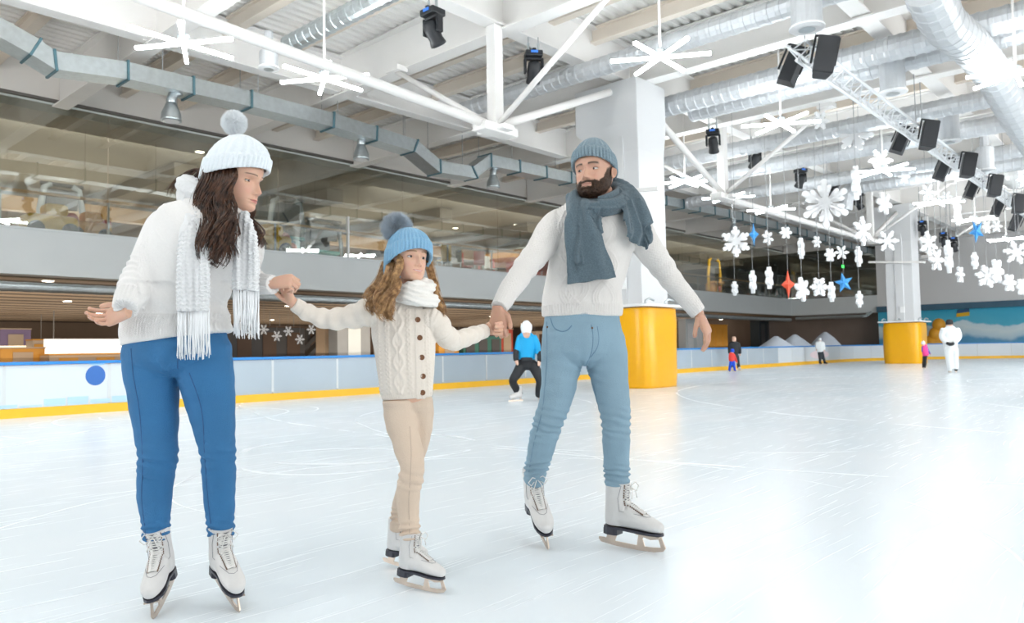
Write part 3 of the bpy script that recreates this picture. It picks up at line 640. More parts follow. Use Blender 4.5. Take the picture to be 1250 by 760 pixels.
def shopbox(px0, px1, py0, py1, y, depth, material, name, label, cat, trim=None):
    a = on_y(px0, py1, y); b = on_y(px1, py0, y); z0 = a.z
    root = empty(name, ((a.x + b.x) / 2, y + depth / 2, 0 if z0 < 2.5 else 3.6), 0, label, cat)
    zb = root.location.z; W = abs(b.x - a.x); zz = b.z - zb
    MB().span((-W / 2, -depth / 2, 0), (W / 2, depth / 2, zz)).build('body', material, root, bevel=0.02)
    tm = trim or black; mb = MB()
    MB().span((-W / 2 - .02, -depth / 2 - .03, zz), (W / 2 + .02, depth / 2, zz + .05)).build('top', tm, root)
    for k in range(max(1, int(W / 0.9))):
        x = -W / 2 + (k + .5) * W / max(1, int(W / 0.9)); MB().span((x - .3, -depth / 2 - .03, zz * .15), (x + .3, -depth / 2 - .005, zz * .9)).build('panel', tm, root)
    return root
teal = mat('teal_paint', (0.12, 0.42, 0.42), 0.5); orange = mat('orange_paint', (0.75, 0.36, 0.05), 0.5); yellow = mat('yellow_paint', (0.78, 0.46, 0.01), 0.4); greyd = mat('dark_grey', (0.07, 0.07, 0.075), 0.6); redp = mat('red_paint', (0.55, 0.08, 0.05), 0.5); greenp = mat('green_dark', (0.04, 0.16, 0.13), 0.6)
sand = mat('sand_panel', (0.55, 0.42, 0.30), 0.6)
shopbox(282, 372, 400, 436, 28, 1.0, greyd, 'shop_unit', 'dark shop unit behind the woman and girl', 'shop unit', mat('brown_dark', (0.10, 0.06, 0.04), .6))
shopbox(396, 410, 398, 440, 26, 0.6, sand, 'wood_column', 'sand coloured column left of the girl', 'column', sand)
shopbox(412, 452, 395, 440, 25, 0.6, mat('partition_grey', (0.30, 0.31, 0.32), .7), 'grey_partition', 'grey partition behind the girl', 'partition', bandm)
shopbox(566, 612, 410, 436, 27, 1.2, greenp, 'snack_counter', 'dark green counter between girl and man', 'counter', greyd)
shopbox(612, 626, 402, 436, 28, 0.8, redp, 'vending_machine', 'red vending machine behind the blue skater', 'vending machine', sand)
shopbox(536, 560, 412, 436, 27, 0.8, orange, 'snack_counter', 'orange counter right of the girl', 'counter', sand)
shopbox(864, 888, 397, 426, 24, 0.5, orange, 'door_panel', 'orange panel behind the man\'s open hand', 'panel', orange)
shopbox(838, 858, 390, 430, 22, 0.5, bandm, 'grey_partition', 'grey partition right of the near yellow pad', 'partition', plat)
shopbox(896, 926, 401, 424, 26, 0.5, sand, 'door_panel', 'tan panel behind the man in black', 'panel', sand)
shopbox(928, 942, 391, 424, 23, 0.7, mat('navy_black', (0.03, 0.045, 0.055), .7), 'dark_column', 'dark column standing behind the boards', 'column', greyd)
shopbox(0, 55, 425, 442, 30, 1.0, orange, 'shop_shelf', 'orange shelf at the far left behind the boards', 'shelf', sand)
shopbox(60, 150, 432, 445, 29, 1.0, sand, 'shop_counter', 'sand counter under the white lit sign', 'counter', orange)
litm = mat('shelf_glow', (1, 1, 1), emit=(1.0, 0.80, 0.52), estr=1.2); violet = mat('violet_panel', (0.30, 0.24, 0.45), .6); cream = mat('cream_panel', (0.62, 0.52, 0.42), .6); brownd = mat('brown_dark', (0.10, 0.06, 0.04), .6)
EX = [(300, 330, 405, 437, 33, brownd, cream, 'brown cabinet right of the woman\'s fringe'), (335, 366, 412, 437, 35, greenp, greyd, 'green cabinet under the joined hands'), (375, 396, 402, 437, 31, greyd, brownd, 'narrow dark unit left of the sand column'),
      (452, 470, 400, 437, 34, brownd, cream, 'brown cabinet close to the girl\'s back'), (540, 566, 405, 434, 38, cream, orange, 'cream kiosk above the girl\'s right arm'), (590, 606, 416, 434, 34, redp, cream, 'red counter between girl and hockey player'),
      (655, 668, 404, 432, 36, cream, brownd, 'cream cabinet left of the man\'s hip'), (0, 38, 402, 425, 40, violet, cream, 'violet display at the far left edge'), (40, 62, 415, 432, 38, cream, orange, 'cream display left of the lit sign'),
      ]
for x0_, x1_, y0_, y1_, yy, m1_, m2_, l_ in EX: shopbox(x0_, x1_, y0_, y1_, yy, 1.0, m1_, 'shop_cabinet', l_, 'cabinet', m2_)
for k, (px_, py_, yy, w_) in enumerate(((318, 412, 32.2, 1.2), (350, 421, 34.2, 1.0), (20, 424, 39, 2.4), (553, 416, 37.0, 1.4), (600, 411, 36, 1.3), (646, 409, 39, 1.6))):
    q = on_y(px_, py_, yy); MBs = empty('light_strip', q); MB().box((0, 0, 0), (w_, .08, .16)).build('diffuser', litm, MBs)
    for sx in (-.4, .4): MB().beam((sx * w_, 0, .07), (sx * w_, 0, ZB0 + .01 - q.z), .02, .02).build('suspension_rod', cable, MBs)
    tag(MBs, 'warm light strip over a shop counter, ' + ['right of the woman\'s fringe', 'under the joined hands of woman and girl', 'at the far left', 'above the girl\'s right arm', 'left of the hockey player', 'just right of the hockey player\'s helmet'][k], 'light')
for k, (px_, py_) in enumerate(((292, 398), (306, 406), (322, 402), (338, 410), (352, 404), (366, 414), (380, 402))):
    c_ = on_y(px_, py_, 24.5); rt_ = empty('window_snowflake', c_, 0, 'little white paper snowflake hung under the balcony, ' + ['first', 'second', 'third', 'fourth', 'fifth', 'sixth', 'seventh'][k] + ' from the left', 'snowflake', 'paper snowflakes in the lower hall')
    MB().prism([(x * .2, y * .2) for x, y in FP[1]], (0, 0, 0), (1, 0, 0), (0, 0, 1), .01).build('flake', snow, rt_); MB().tube([(0, 0, .15), (0, 0, ZB0 - c_.z)], .004, 4).build('thread', cable, rt_)
o = MB().beam((0, 0, 0.0), (2.6, 0, 2.2), 0.5, 0.18).beam((0, .9, 0.0), (2.6, .9, 2.2), 0.12, 0.18).build('stair_flight', greyd); q = on_y(352, 430, 30); o.location = (q.x, 30, 0); tag(o, 'dark slanted stair flight behind the rink boards', 'stairs')
o = MB().box((0, 0, 0), (0.35, 0.06, 0.2)).build('exit_light', mat('exit_green', (0, 1, 0.2), emit=(0.05, 1.0, 0.15), estr=3)); o.location = on_y(1030, 324, 22.5) if False else on_x(1029, 325, XE + 1.0); tag(o, 'green exit light behind the corner glazing', 'exit light')
o = MB().box((0, 0, 0), (0.25, 0.06, 0.14)).build('exit_light', MATS['exit_green']); o.location = on_y(922, 408, 25.9); tag(o, 'small green light under the left balcony', 'exit light')
# ------------------------------------------------------------------ upper hall contents
def up(px, y): p = on_y(px, 270, y); return Vector((p.x, y, 3.93))
def play_machine(px, y, w, h, label, main, acc):
    root = empty('play_machine', up(px, y), 0, label, 'play machine')
    for sx in (-1, 1):
        MB().tube([(sx * w / 2, 0, 0), (sx * w / 2, 0, h * .6), (sx * w * .4, 0, h * .95), (sx * w * .25, 0, h)], 0.09, 10).build('frame', main, root, smooth=True)
    MB().box((0, 0, h * .78), (w * .75, .12, h * .3)).build('screen', greyd, root, bevel=.03)
    MB().box((0, -.1, h * .4), (w * .8, .5, .12)).box((0, 0.1, h * .2), (w * .7, .5, h * .36)).build('cabinet', acc, root, bevel=.04)
    MB().lathe([(0.16, -.03), (0.18, 0), (0.16, .03)], (0, -.35, h * .25), 16, Matrix.Rotation(R(90), 3, 'X')).build('wheel', redp, root)
    MB().tube([(-w / 2, 0, h), (w / 2, 0, h)], 0.06, 8).build('bar', greyd, root)
play_machine(350, 23.2, 1.3, 2.3, 'grey and teal arcade machine beside the woman\'s hair', MATS['machine_grey'] if 'machine_grey' in MATS else mat('machine_grey', (.32, .36, .40), .5), teal)
play_machine(395, 25, 1.6, 2.1, 'dark arcade machine left of the girl\'s pompom', greyd, teal)
play_machine(372, 27, 1.4, 2.3, 'dark arcade machine between two others', greyd, greyd)
play_machine(75, 24, 1.1, 1.9, 'blue and grey arcade machine above the yellow toys', mat('machine_grey', (.32, .36, .40), .5), bl2)
play_machine(870, 23, 1.6, 2.6, 'yellow play frame behind the balcony right of the man', yellow, orange)
for i, (px, y, hh) in enumerate(((905, 25, 2.6), (945, 26, 2.9), (975, 22.5, 2.4), (940, 23, 3.0), (915, 28, 3.1))):
    play_machine(px, y, 2.0, hh, ['dark play frame right of the yellow one', 'tall dark play frame behind the red star', 'dark play frame near the corner', 'tall dark play frame at the glazing corner', 'rearmost dark play frame'][i], greyd, mat('brown_dark', (0.10, 0.06, 0.04), .6))
def toy_car(px, y, label, color, s=1.0):
    root = empty('ride_on_toy', up(px, y), 0, label, 'ride-on toy')
    MB().box((0, 0, .35 * s), (1.1 * s, .6 * s, .35 * s)).box((.1 * s, 0, .65 * s), (.5 * s, .5 * s, .3 * s)).build('body', color, root, bevel=.1 * s)
    for a in (-.35, .35): MB().lathe([(.17 * s, -.05), (.17 * s, .05)], (a * s, -.3 * s, .18 * s), 14, Matrix.Rotation(R(90), 3, 'X')).build('wheel', greyd, root)
    MB().ball((.45 * s, -.1, .5 * s), .14 * s, 10).build('bumper', redp, root, smooth=True)
toy_car(60, 21.6, 'yellow ride-on toy at the left of the upper hall', yellow, 1.1); toy_car(106, 21.7, 'yellow and red ride-on toy behind the balustrade', orange, 1.0); toy_car(45, 23.0, 'yellow ride-on toy partly behind another', yellow, .8)
toy_car(325, 21.6, 'yellow ride-on seat behind the woman\'s hair', yellow, 1.3)
def bus(px, y, label):
    root = empty('carousel', up(px, y), 0, label, 'carousel')
    MB().lathe([(2.6, 1.5), (2.6, 1.75), (2.0, 1.95)], n=28).build('canopy_ring', orange, root); MB().lathe([(1.8, 1.95), (1.5, 2.3), (0.8, 2.6), (0.1, 2.7)], n=24).build('dome', galv, root, smooth=True)
    for k in range(8): a = k * math.pi / 4; MB().tube([(2.4 * math.cos(a), 2.4 * math.sin(a), 0), (2.4 * math.cos(a), 2.4 * math.sin(a), 1.6)], .06, 8).build('pole', redp, root)
    MB().lathe([(2.6, 0.0), (2.6, .4), (1.0, .5), (1.0, 1.5)], n=28).build('platform', redp, root)
bus(640, 26, 'orange topped carousel behind the man\'s sleeve')
def chair(px, y, color, label):
    root = empty('chair', up(px, y), R(random.uniform(0, 360)), label, 'chair', 'chairs in the upper hall')
    MB().box((0, 0, .45), (.45, .45, .05)).build('seat', color, root, bevel=.02); MB().box((0, .2, .75), (.45, .05, .55)).build('backrest', color, root, bevel=.02)
    for a in (-.18, .18):
        for b in (-.18, .18): MB().tube([(a, b, 0), (a, b, .45)], .02, 6).build('leg', galv, root)
random.seed(9)
chair(541, 21.5, yellow, 'yellow chair just right of the girl\'s hat')
for k, px in enumerate((556, 570, 584, 597, 660, 672)): chair(px, 21.6 + (k % 2) * .9, redp if k % 3 else plat, ('red' if k % 3 else 'white') + ' chair in the upper hall between girl and man, ' + ['leftmost', 'second from left', 'third from left', 'fourth from left', 'next to the man\'s elbow', 'nearest the man\'s shoulder'][k])
# big dark steel supports seen behind the upper glass
for px, l in ((385, 'dark slanted hall support left of the girl'), (820, 'dark slanted hall support right of the near pillar')):
    p = on_y(px, 270, 26); o = MB().beam((-2.2, 0, 2.8), (0, 0, 1.2), .8, .5).box((0.0, 0, .8), (.8, .8, 1.8)).box((-2.3, 0, 2.5), (.9, .9, .9)).build('hall_support', mat('support_dark', (0.12, 0.12, 0.115), .7)); o.location = (p.x, 26, 3.93); tag(o, l, 'support')
# ------------------------------------------------------------------ end wall mural with its painted flag and orange seats
def mural_material():
    mt = bpy.data.materials.new('mural_paint'); mt.use_nodes = True; nt = mt.node_tree; b = nt.nodes['Principled BSDF']; N = nt.nodes.new; L = nt.links.new
    g = N('ShaderNodeNewGeometry'); sx = N('ShaderNodeSeparateXYZ'); L(g.outputs['Position'], sx.inputs[0])
    nz = N('ShaderNodeTexNoise'); nz.inputs['Scale'].default_value = 0.45; nz.inputs['Detail'].default_value = 8; L(g.outputs['Position'], nz.inputs['Vector'])
    a = N('ShaderNodeMath'); a.operation = 'MULTIPLY'; a.inputs[1].default_value = 1.6; L(nz.outputs[0], a.inputs[0])
    s = N('ShaderNodeMath'); s.operation = 'SUBTRACT'; L(sx.outputs[2], s.inputs[0]); L(a.outputs[0], s.inputs[1])
    cr = N('ShaderNodeValToRGB'); e = cr.color_ramp.elements; e[0].position = 0.0; e[0].color = (0.10, 0.35, 0.60, 1); e[1].position = 1.0; e[1].color = (0.03, 0.40, 0.62, 1)
    mr = N('ShaderNodeMapRange'); mr.inputs[1].default_value = 0.0; mr.inputs[2].default_value = 2.2; L(s.outputs[0], mr.inputs[0]); L(mr.outputs[0], cr.inputs[0])
    for p, c in ((0.12, (0.12, 0.38, 0.62, 1)), (0.22, (0.55, 0.72, 0.82, 1)), (0.40, (0.72, 0.84, 0.88, 1)), (0.52, (0.66, 0.80, 0.87, 1)), (0.56, (0.10, 0.50, 0.68, 1))): x = e.new(p); x.color = c
    L(cr.outputs[0], b.inputs['Base Color']); b.inputs['Roughness'].default_value = 0.7
    return mt
struct('wall_end_mural', MB().span((XE + 0.05, -22, -0.1), (XE + 0.3, YP, 2.86)), mural_material())
struct('wall_end_lower', MB().span((XE + 2.0, YP, -0.1), (XE + 2.3, 48, 2.9)), mat('end_lower', (0.24, 0.19, 0.16), .7, noise_scale=.4, noise_amt=.4))
p = on_x(1175, 382, XE)
root = empty('painted_flag', (XE - 0.02, p.y, p.z), 0, 'small blue and yellow flag painted on the mural', 'flag')
MB().prism([(-.3, 0), (.36, .05), (.36, .26), (-.25, .2)], (0, 0, 0), (0, -1, 0), (0, 0, 1), .02).build('upper_stripe', mat('flag_navy', (0.03, 0.10, 0.22), .6), root)
MB().prism([(-.34, -.22), (.36, -.16), (.36, .05), (-.3, 0)], (0, 0, 0), (0, -1, 0), (0, 0, 1), .02).build('lower_stripe', yellow, root)
orm = mat('orange_foam', (0.80, 0.36, 0.02), .5)
for px, w, l in ((1147, 0.6, 'orange inflatable seat behind the boards left of the white-clad skater'), (1121, .5, 'brown-orange inflatable partly hidden by the far pillar')):
    q = on_x(px, 415, 49.6); root = empty('inflatable_seat', (49.6, q.y, 0), 0, l, 'inflatable')
    mm = orm if px > 1130 else mat('brown_foam', (0.50, 0.24, 0.05), .5)
    MB().ball((0, 0, 1.9), (.35, w * .6, .4), 18).ball((0, .2, 1.35), (.4, w * .6, .45), 18).build('back', mm, root, smooth=True); MB().ball((0, .35, .75), (.45, w * .95, .62), 18).build('base', mm, root, smooth=True)
# ================================================================== PEOPLE: tools
RL = Matrix((RT, FW, UP))           # world -> view aligned axes (x right, y away, z up)
RZ = math.atan2(RT.y, RT.x)
class Body:
    def __init__(self, px, py, D):
        w = at_d(px, py, D); self.o = Vector((w.x, w.y, 0)); self.D = D; self.bones = []
    def P(self, px, py, dd=0.0): return RL @ (at_d(px, py, self.D + dd) - self.o)
    def s(self, px, dd=0.0): return px * (self.D + dd) / FPX
def catmull(st, sub):
    st = [np.array(q, float) for q in st]; out = []
    for i in range(len(st) - 1):
        p0 = st[max(i - 1, 0)]; p1 = st[i]; p2 = st[i + 1]; p3 = st[min(i + 2, len(st) - 1)]
        for k in range(sub):
            t = k / sub; out.append(0.5 * ((2 * p1) + (-p0 + p2) * t + (2 * p0 - 5 * p1 + 4 * p2 - p3) * t * t + (-p0 + 3 * p1 - 3 * p2 + p3) * t ** 3))
    out.append(st[-1]); return out
def loft(mb, rows, n=24, cap=True):
    """rows: (x,y,z,rx,ry) - ellipse, rx along the seen side axis, ry in depth"""
    k = len(rows); vs = []; fs = []; info = []
    for i, r in enumerate(rows):
        c = Vector(r[:3]); a = Vector(rows[max(i - 1, 0)][:3]); b = Vector(rows[min(i + 1, k - 1)][:3]); d = (b - a).normalized()
        s = d.cross(Vector((0, 1, 0))); s = s.normalized() if s.length > 0.15 else Vector((1, 0, 0)); u = s.cross(d).normalized()
        info.append((c, d, s, u, r[3]))
        for j in range(n):
            t = 2 * math.pi * j / n; vs.append(c + s * (math.cos(t) * r[3]) + u * (math.sin(t) * r[4]))
    # rounded caps
    def ring(c, d, s, u, rx, ry, off, f): return [c + d * off + s * (math.cos(2 * math.pi * j / n) * rx * f) + u * (math.sin(2 * math.pi * j / n) * ry * f) for j in range(n)]
    r0, r1 = rows[0], rows[-1]; i0, i1 = info[0], info[-1]; m0 = min(r0[3], r0[4]); m1 = min(r1[3], r1[4])
    cf = 0.5 if cap else 0.02
    vs = ring(i0[0], i0[1], i0[2], i0[3], r0[3], r0[4], -m0 * cf, .5) + ring(i0[0], i0[1], i0[2], i0[3], r0[3], r0[4], -m0 * cf * .6, .85) + vs + ring(i1[0], i1[1], i1[2], i1[3], r1[3], r1[4], m1 * cf * .6, .85) + ring(i1[0], i1[1], i1[2], i1[3], r1[3], r1[4], m1 * cf, .5)
    k += 4
    for i in range(k - 1):
        for j in range(n): fs.append((i * n + j, i * n + (j + 1) % n, (i + 1) * n + (j + 1) % n, (i + 1) * n + j))
    fs.append(tuple(range(n))[::-1]); fs.append(tuple((k - 1) * n + j for j in range(n)))
    mb.add(vs, fs); return info
def limb(B, mb, st, sub=5, scale=1.0, register=None, cap=True, n=24):
    rows = []
    for q in catmull([(a[0], a[1], a[2], a[3], a[4] if len(a) > 4 else 1.0) for a in st], sub):
        c = B.P(q[0], q[1], q[2]); r = B.s(q[3], q[2]) * scale; rows.append((c.x, c.y, c.z, r, r * q[4]))
    info = loft(mb, rows, n, cap)
    if register is not None:
        v = 0; prev = None
        for (c, d, s, u, r) in info:
            if prev is not None: v += (c - prev).length
            prev = c; B.bones.append((c, d, s, u, r, v, register))
    return info
def remesh(mb, voxel, smooth=4, fac=0.5):
    me = bpy.data.meshes.new('t'); me.from_pydata(mb.v, [], mb.f); bm = bmesh.new(); bm.from_mesh(me); bmesh.ops.recalc_face_normals(bm, faces=bm.faces) if False else None; bm.free()
    o = bpy.data.objects.new('t', me); COL.objects.link(o)
    r = o.modifiers.new('r', 'REMESH'); r.mode = 'VOXEL'; r.voxel_size = voxel
    if smooth: s = o.modifiers.new('s', 'SMOOTH'); s.iterations = smooth; s.factor = fac
    dg = bpy.context.evaluated_depsgraph_get(); ev = o.evaluated_get(dg); m2 = bpy.data.meshes.new_from_object(ev)
    bpy.data.objects.remove(o); bpy.data.meshes.remove(me); return m2
def vget(me):
    a = np.empty(len(me.vertices) * 3, 'f'); me.vertices.foreach_get('co', a); n = np.empty(len(a), 'f'); me.vertex_normals.foreach_get('vector', n)
    return a.reshape(-1, 3).astype(float), n.reshape(-1, 3).astype(float)
def vset(me, V): me.vertices.foreach_set('co', V.astype('f').ravel()); me.update()
def nearest(B, V):
    Cc = np.array([tuple(b[0]) for b in B.bones]); Rr = np.array([b[4] for b in B.bones]); idx = np.empty(len(V), int)
    for i in range(0, len(V), 4000):
        d = ((V[i:i + 4000, None, :] - Cc[None]) ** 2).sum(2) / (Rr[None] ** 2); idx[i:i + 4000] = d.argmin(1)
    S = np.array([tuple(b[2]) for b in B.bones]); U = np.array([tuple(b[3]) for b in B.bones]); T = np.array([tuple(b[1]) for b in B.bones]); vv = np.array([b[5] for b in B.bones]); ids = np.array([b[6] for b in B.bones])
    rel = V - Cc[idx]; ang = np.arctan2((rel * U[idx]).sum(1), (rel * S[idx]).sum(1)); v = vv[idx] + (rel * T[idx]).sum(1)
    return ids[idx], ang, v, Rr[idx]
def attr_vec(me, name, arr):
    a = me.attributes.new(name, 'FLOAT_VECTOR', 'POINT'); a.data.foreach_set('vector', arr.astype('f').ravel())
def attr_col(me, name, arr):
    a = me.attributes.new(name, 'FLOAT_COLOR', 'POINT'); c = np.ones((len(arr), 4), 'f'); c[:, :3] = arr; a.data.foreach_set('color', c.ravel())
def fnoise(V, sc):
    return np.array([noise.noise(Vector((float(a), float(b), float(c)))) for a, b, c in V * sc])
def knit_mat(name, color, stitch=0.007, strength=0.6, amt=0.05, rough=0.85):
    mt = bpy.data.materials.new(name); mt.use_nodes = True; nt = mt.node_tree; b = nt.nodes['Principled BSDF']; N = nt.nodes.new; L = nt.links.new
    at = N('ShaderNodeAttribute'); at.attribute_name = 'kv'; sx = N('ShaderNodeSeparateXYZ'); L(at.outputs['Vector'], sx.inputs[0])
    def M_(op, a, c=None):
        n = N('ShaderNodeMath'); n.operation = op
        for i, x in enumerate((a, c)):
            if x is None: continue
            if isinstance(x, (int, float)): n.inputs[i].default_value = x
            else: L(x, n.inputs[i])
        return n.outputs[0]
    k = 2 * math.pi / stitch
    h = M_('MULTIPLY', M_('SINE', M_('MULTIPLY', sx.outputs[0], k)), M_('SINE', M_('MULTIPLY', sx.outputs[1], k)))
    tc = N('ShaderNodeTexCoord'); nz = N('ShaderNodeTexNoise'); nz.inputs['Scale'].default_value = 160; nz.inputs['Detail'].default_value = 3; L(tc.outputs['Object'], nz.inputs['Vector'])
    hh = M_('ADD', M_('MULTIPLY', h, 0.5), nz.outputs[0])
    bp = N('ShaderNodeBump'); bp.inputs['Strength'].default_value = strength; bp.inputs['Distance'].default_value = 0.004; L(hh, bp.inputs['Height']); L(bp.outputs[0], b.inputs['Normal'])
    mx = N('ShaderNodeMix'); mx.data_type = 'RGBA'; mx.inputs[6].default_value = (*[v * (1 - amt) for v in color], 1); mx.inputs[7].default_value = (*[min(1, v * (1 + amt)) for v in color], 1); L(nz.outputs[0], mx.inputs[0]); L(mx.outputs[2], b.inputs['Base Color'])
    b.inputs['Roughness'].default_value = rough; b.inputs['Sheen Weight'].default_value = 0.25; b.inputs['Specular IOR Level'].default_value = 0.2
    return mt
def attr_skin(name):
    mt = bpy.data.materials.new(name); mt.use_nodes = True; nt = mt.node_tree; b = nt.nodes['Principled BSDF']; N = nt.nodes.new; L = nt.links.new
    at = N('ShaderNodeAttribute'); at.attribute_name = 'col'; tc = N('ShaderNodeTexCoord'); nz = N('ShaderNodeTexNoise'); nz.inputs['Scale'].default_value = 45; nz.inputs['Detail'].default_value = 4; L(tc.outputs['Object'], nz.inputs['Vector'])
    mx = N('ShaderNodeMix'); mx.data_type = 'RGBA'; mx.blend_type = 'MULTIPLY'; mx.inputs[0].default_value = 0.12; L(at.outputs['Color'], mx.inputs[6]); L(nz.outputs['Color'], mx.inputs[7]); L(mx.outputs[2], b.inputs['Base Color'])
    b.inputs['Roughness'].default_value = 0.48; b.inputs['Subsurface Weight'].default_value = 0.12; b.inputs['Subsurface Radius'].default_value = (0.010, 0.004, 0.002); b.inputs['Subsurface Scale'].default_value = 0.6
    return mt
SKIN = attr_skin('skin')
# ------------------------------------------------------------------ head
ZS = np.array([0.0, 0.015, .05, .10, .20, .30, .40, .50, .60, .70, .80, .90, .96, .99, 1.0])
YF = np.array([.30, .345, .375, .385, .378, .372, .362, .352, .378, .378, .345, .25, .14, .05, .0])
YBK = np.array([.20, .12, .02, -.10, -.22, -.31, -.37, -.41, -.44, -.45, -.43, -.35, -.24, -.12, -.0])
WD = np.array([.03, .09, .155, .205, .262, .298, .318, .330, .338, .342, .325, .26, .17, .08, .0])
def head_surface(a, z, p):
    yf = np.interp(z, ZS, YF); yb = np.interp(z, ZS, YBK); w = np.interp(z, ZS, WD) * p.get('w', 1.0)
    if 'jaw' in p: w = w * (1 + p['jaw'] * np.exp(-((z - .12) / .14) ** 2))
    yc = yb + (yf - yb) * 0.42; ca, sa = np.cos(a), np.sin(a)
    x = w * np.sign(sa) * np.abs(sa) ** 0.86
    y = np.where(ca > 0, yc + (yf - yc) * np.abs(ca) ** 0.88, yc - (yc - yb) * np.abs(ca) ** 0.9)
    G = lambda q, s: np.exp(-(q / s) ** 2)
    ax = np.abs(x); fr = np.clip(ca * 3, 0, 1)
    nr = np.interp(z, [.0, .285, .30, .335, .36, .42, .50, .55, .60], [0, 0, .055, .118, .112, .075, .030, .012, 0]) * p.get('nose', 1.0)
    nw = np.interp(z, [.28, .31, .36, .45, .55], [.055, .055, .042, .030, .030])
    f = nr * G(x, nw) + .030 * G(ax - .062, .024) * G(z - .315, .026)
    f += -.045 * G(ax - .145, .072) * G(z - .492, .050) - .010 * G(ax - .05, .03) * G(z - .49, .04)
    f += .020 * G(ax - .12, .10) * G(z - .578, .026) + .018 * G(ax - .20, .07) * G(z - .37, .07)
    lw = p.get('lip', 1.0)
    f += .024 * lw * G(x, .085) * G(z - .222, .017) + .027 * lw * G(x, .075) * G(z - .178, .020) - .018 * G(x, .10) * G(z - .200, .007) + .012 * G(x, .12) * G(z - .2, .06)
    f += -.014 * G(x, .08) * G(z - .138, .02) + .022 * G(x, .085) * G(z - .075, .045) - .010 * G(x, .015) * G(z - .255, .02)
    f += -.006 * G(ax - .115, .02) * G(z - .2, .02)
    return x, y + f * fr
def ease(x, a, b): t = np.clip((x - a) / (b - a), 0, 1); return t * t * (3 - 2 * t)
def build_head(p):
    """returns verts, faces, colours in head units"""
    NA, NZ = 176, 150; u = np.arange(NA) * 2 * np.pi / NA; a = u - .5 * np.sin(u)
    t = np.linspace(0, 1, NZ); z = t ** 1.0; z = np.concatenate([np.linspace(0, .62, 120), np.linspace(.63, 1, 30)])
    A, Z = np.meshgrid(a, z); x, y = head_surface(A, Z, p)
    V = np.stack([x, y, Z], -1).reshape(-1, 3); F = []
    for i in range(NZ - 1):
        for j in range(NA): F.append((i * NA + j, (i + 1) * NA + j, (i + 1) * NA + (j + 1) % NA, i * NA + (j + 1) % NA))
    F.append(tuple(range(NA))); F.append(tuple((NZ - 1) * NA + j for j in range(NA))[::-1])
    X, Y, ZZ = V.T; ax = np.abs(X); front = (Y > -.02)
    col = np.tile(np.array(p['skin']), (len(V), 1))
    def blend(mask, c): 
        nonlocal col; col = col * (1 - mask[:, None]) + np.array(c) * mask[:, None]
    G = lambda q, s: np.exp(-(q / s) ** 2)
    blend(.35 * G(ax - .19, .08) * G(ZZ - .33, .08) * front, p['blush']); blend(.3 * G(ax, .05) * G(ZZ - .33, .03) * front, p['blush'])
    # lips
    sm = p.get('smile', 0.0); zz = ZZ - sm * 2.4 * X ** 2
    mw = p.get('mouth', .105)
    up = .022 * (1 - (ax / mw) ** 2) + .004 - .006 * G(ax, .012); lo = .032 * (1 - (ax / mw) ** 2) + .002
    lipm = ((zz - .200) < up) & ((zz - .200) > -lo) & (ax < mw) & front
    blend(lipm * p.get('lipmix', .8), p['lips'])
    line = G(zz - .200, .0045) * (ax < mw) * front; blend(line * .75, np.array(p['lips']) * .35)
    if p.get('teeth'): blend(((np.abs(zz - .199) < .0075 * (1 - (ax / (mw * .8)) ** 2)) & (ax < mw * .8) & front) * 1.0, (.85, .83, .80))
    blend(.5 * G(ax - .035, .014) * G(ZZ - .300, .008) * front, np.array(p['skin']) * .35)
    bz = p.get('browz', .594) + .22 * (ax - .05) - 1.2 * (ax - .05) ** 2
    blend(p.get('brow', .85) * ease(ax, .045, .065) * (1 - ease(ax, .21, .245)) * G(ZZ - bz, p.get('browt', .014)) * front, p['browc'])
    bd = None
    if p.get('beard'):
        nzv = fnoise(V, 22) * .02 + fnoise(V, 70) * .01
        edge = .155 + np.interp(ax, [0, .12, .2, .27, .31, .36], [0, .02, .10, .17, .34, .45]) + nzv
        bd = ease(edge - ZZ, -.012, .02) * (Y > -.10 - 0.0) * ease(Y, -.13, -.08)
        mo = ease(.022 - np.abs(ZZ - (.258 - .18 * np.clip(ax - .04, 0, 1)) + nzv * .4), -.008, .008) * (ax < .155) * front
        side = ease(.205 - ZZ, -.01, .02) * 0
        ch = ease(np.abs(X) - .085, 0, .03) * ease(.30 - .15 * ax - ZZ + nzv, -.01, .02) * front
        bd = np.maximum(np.maximum(bd, mo), ch) * np.where(lipm | (np.abs(ZZ - .2) < .012) & (ax < mw), 0.0, 1.0)
        blend(bd * .93, p['beardc'])
    # eyes
    ev, ef, ec = [], [], []
    base = len(V)
    for sgn in (-1, 1):
        cx = .142 * sgn; cz = .487
        sx_, sy_ = head_surface(np.array([math.asin(min(1, (.142 / (.33 * p.get('w', 1))) ** (1 / .86))) * sgn]), np.array([cz]), p)
        c = np.array([cx, float(sy_[0]) - .034, cz]); re = .060
        gaze = np.array(p.get('gaze', (0, 1, 0)), float); gaze /= np.linalg.norm(gaze)
        n1, n2 = 30, 40
        def sphere(rad, e0, e1, az0, az1, m1, m2, colf):
            o = base + len(ev)
            for i in range(m1 + 1):
                e = e0 + (e1 - e0) * i / m1
                for j in range(m2 + 1):
                    z_ = az0 + (az1 - az0) * j / m2
                    d = np.array([math.cos(e) * math.sin(z_), math.cos(e) * math.cos(z_), math.sin(e)])
                    r_ = rad(d) if callable(rad) else rad
                    ev.append(c + d * r_); ec.append(colf(d, i / m1, j / m2))
            for i in range(m1):
                for j in range(m2):
                    q = o + i * (m2 + 1) + j; ef.append((q, q + 1, q + m2 + 2, q + m2 + 1))
        irc = p.get('iris', (.12, .06, .03))
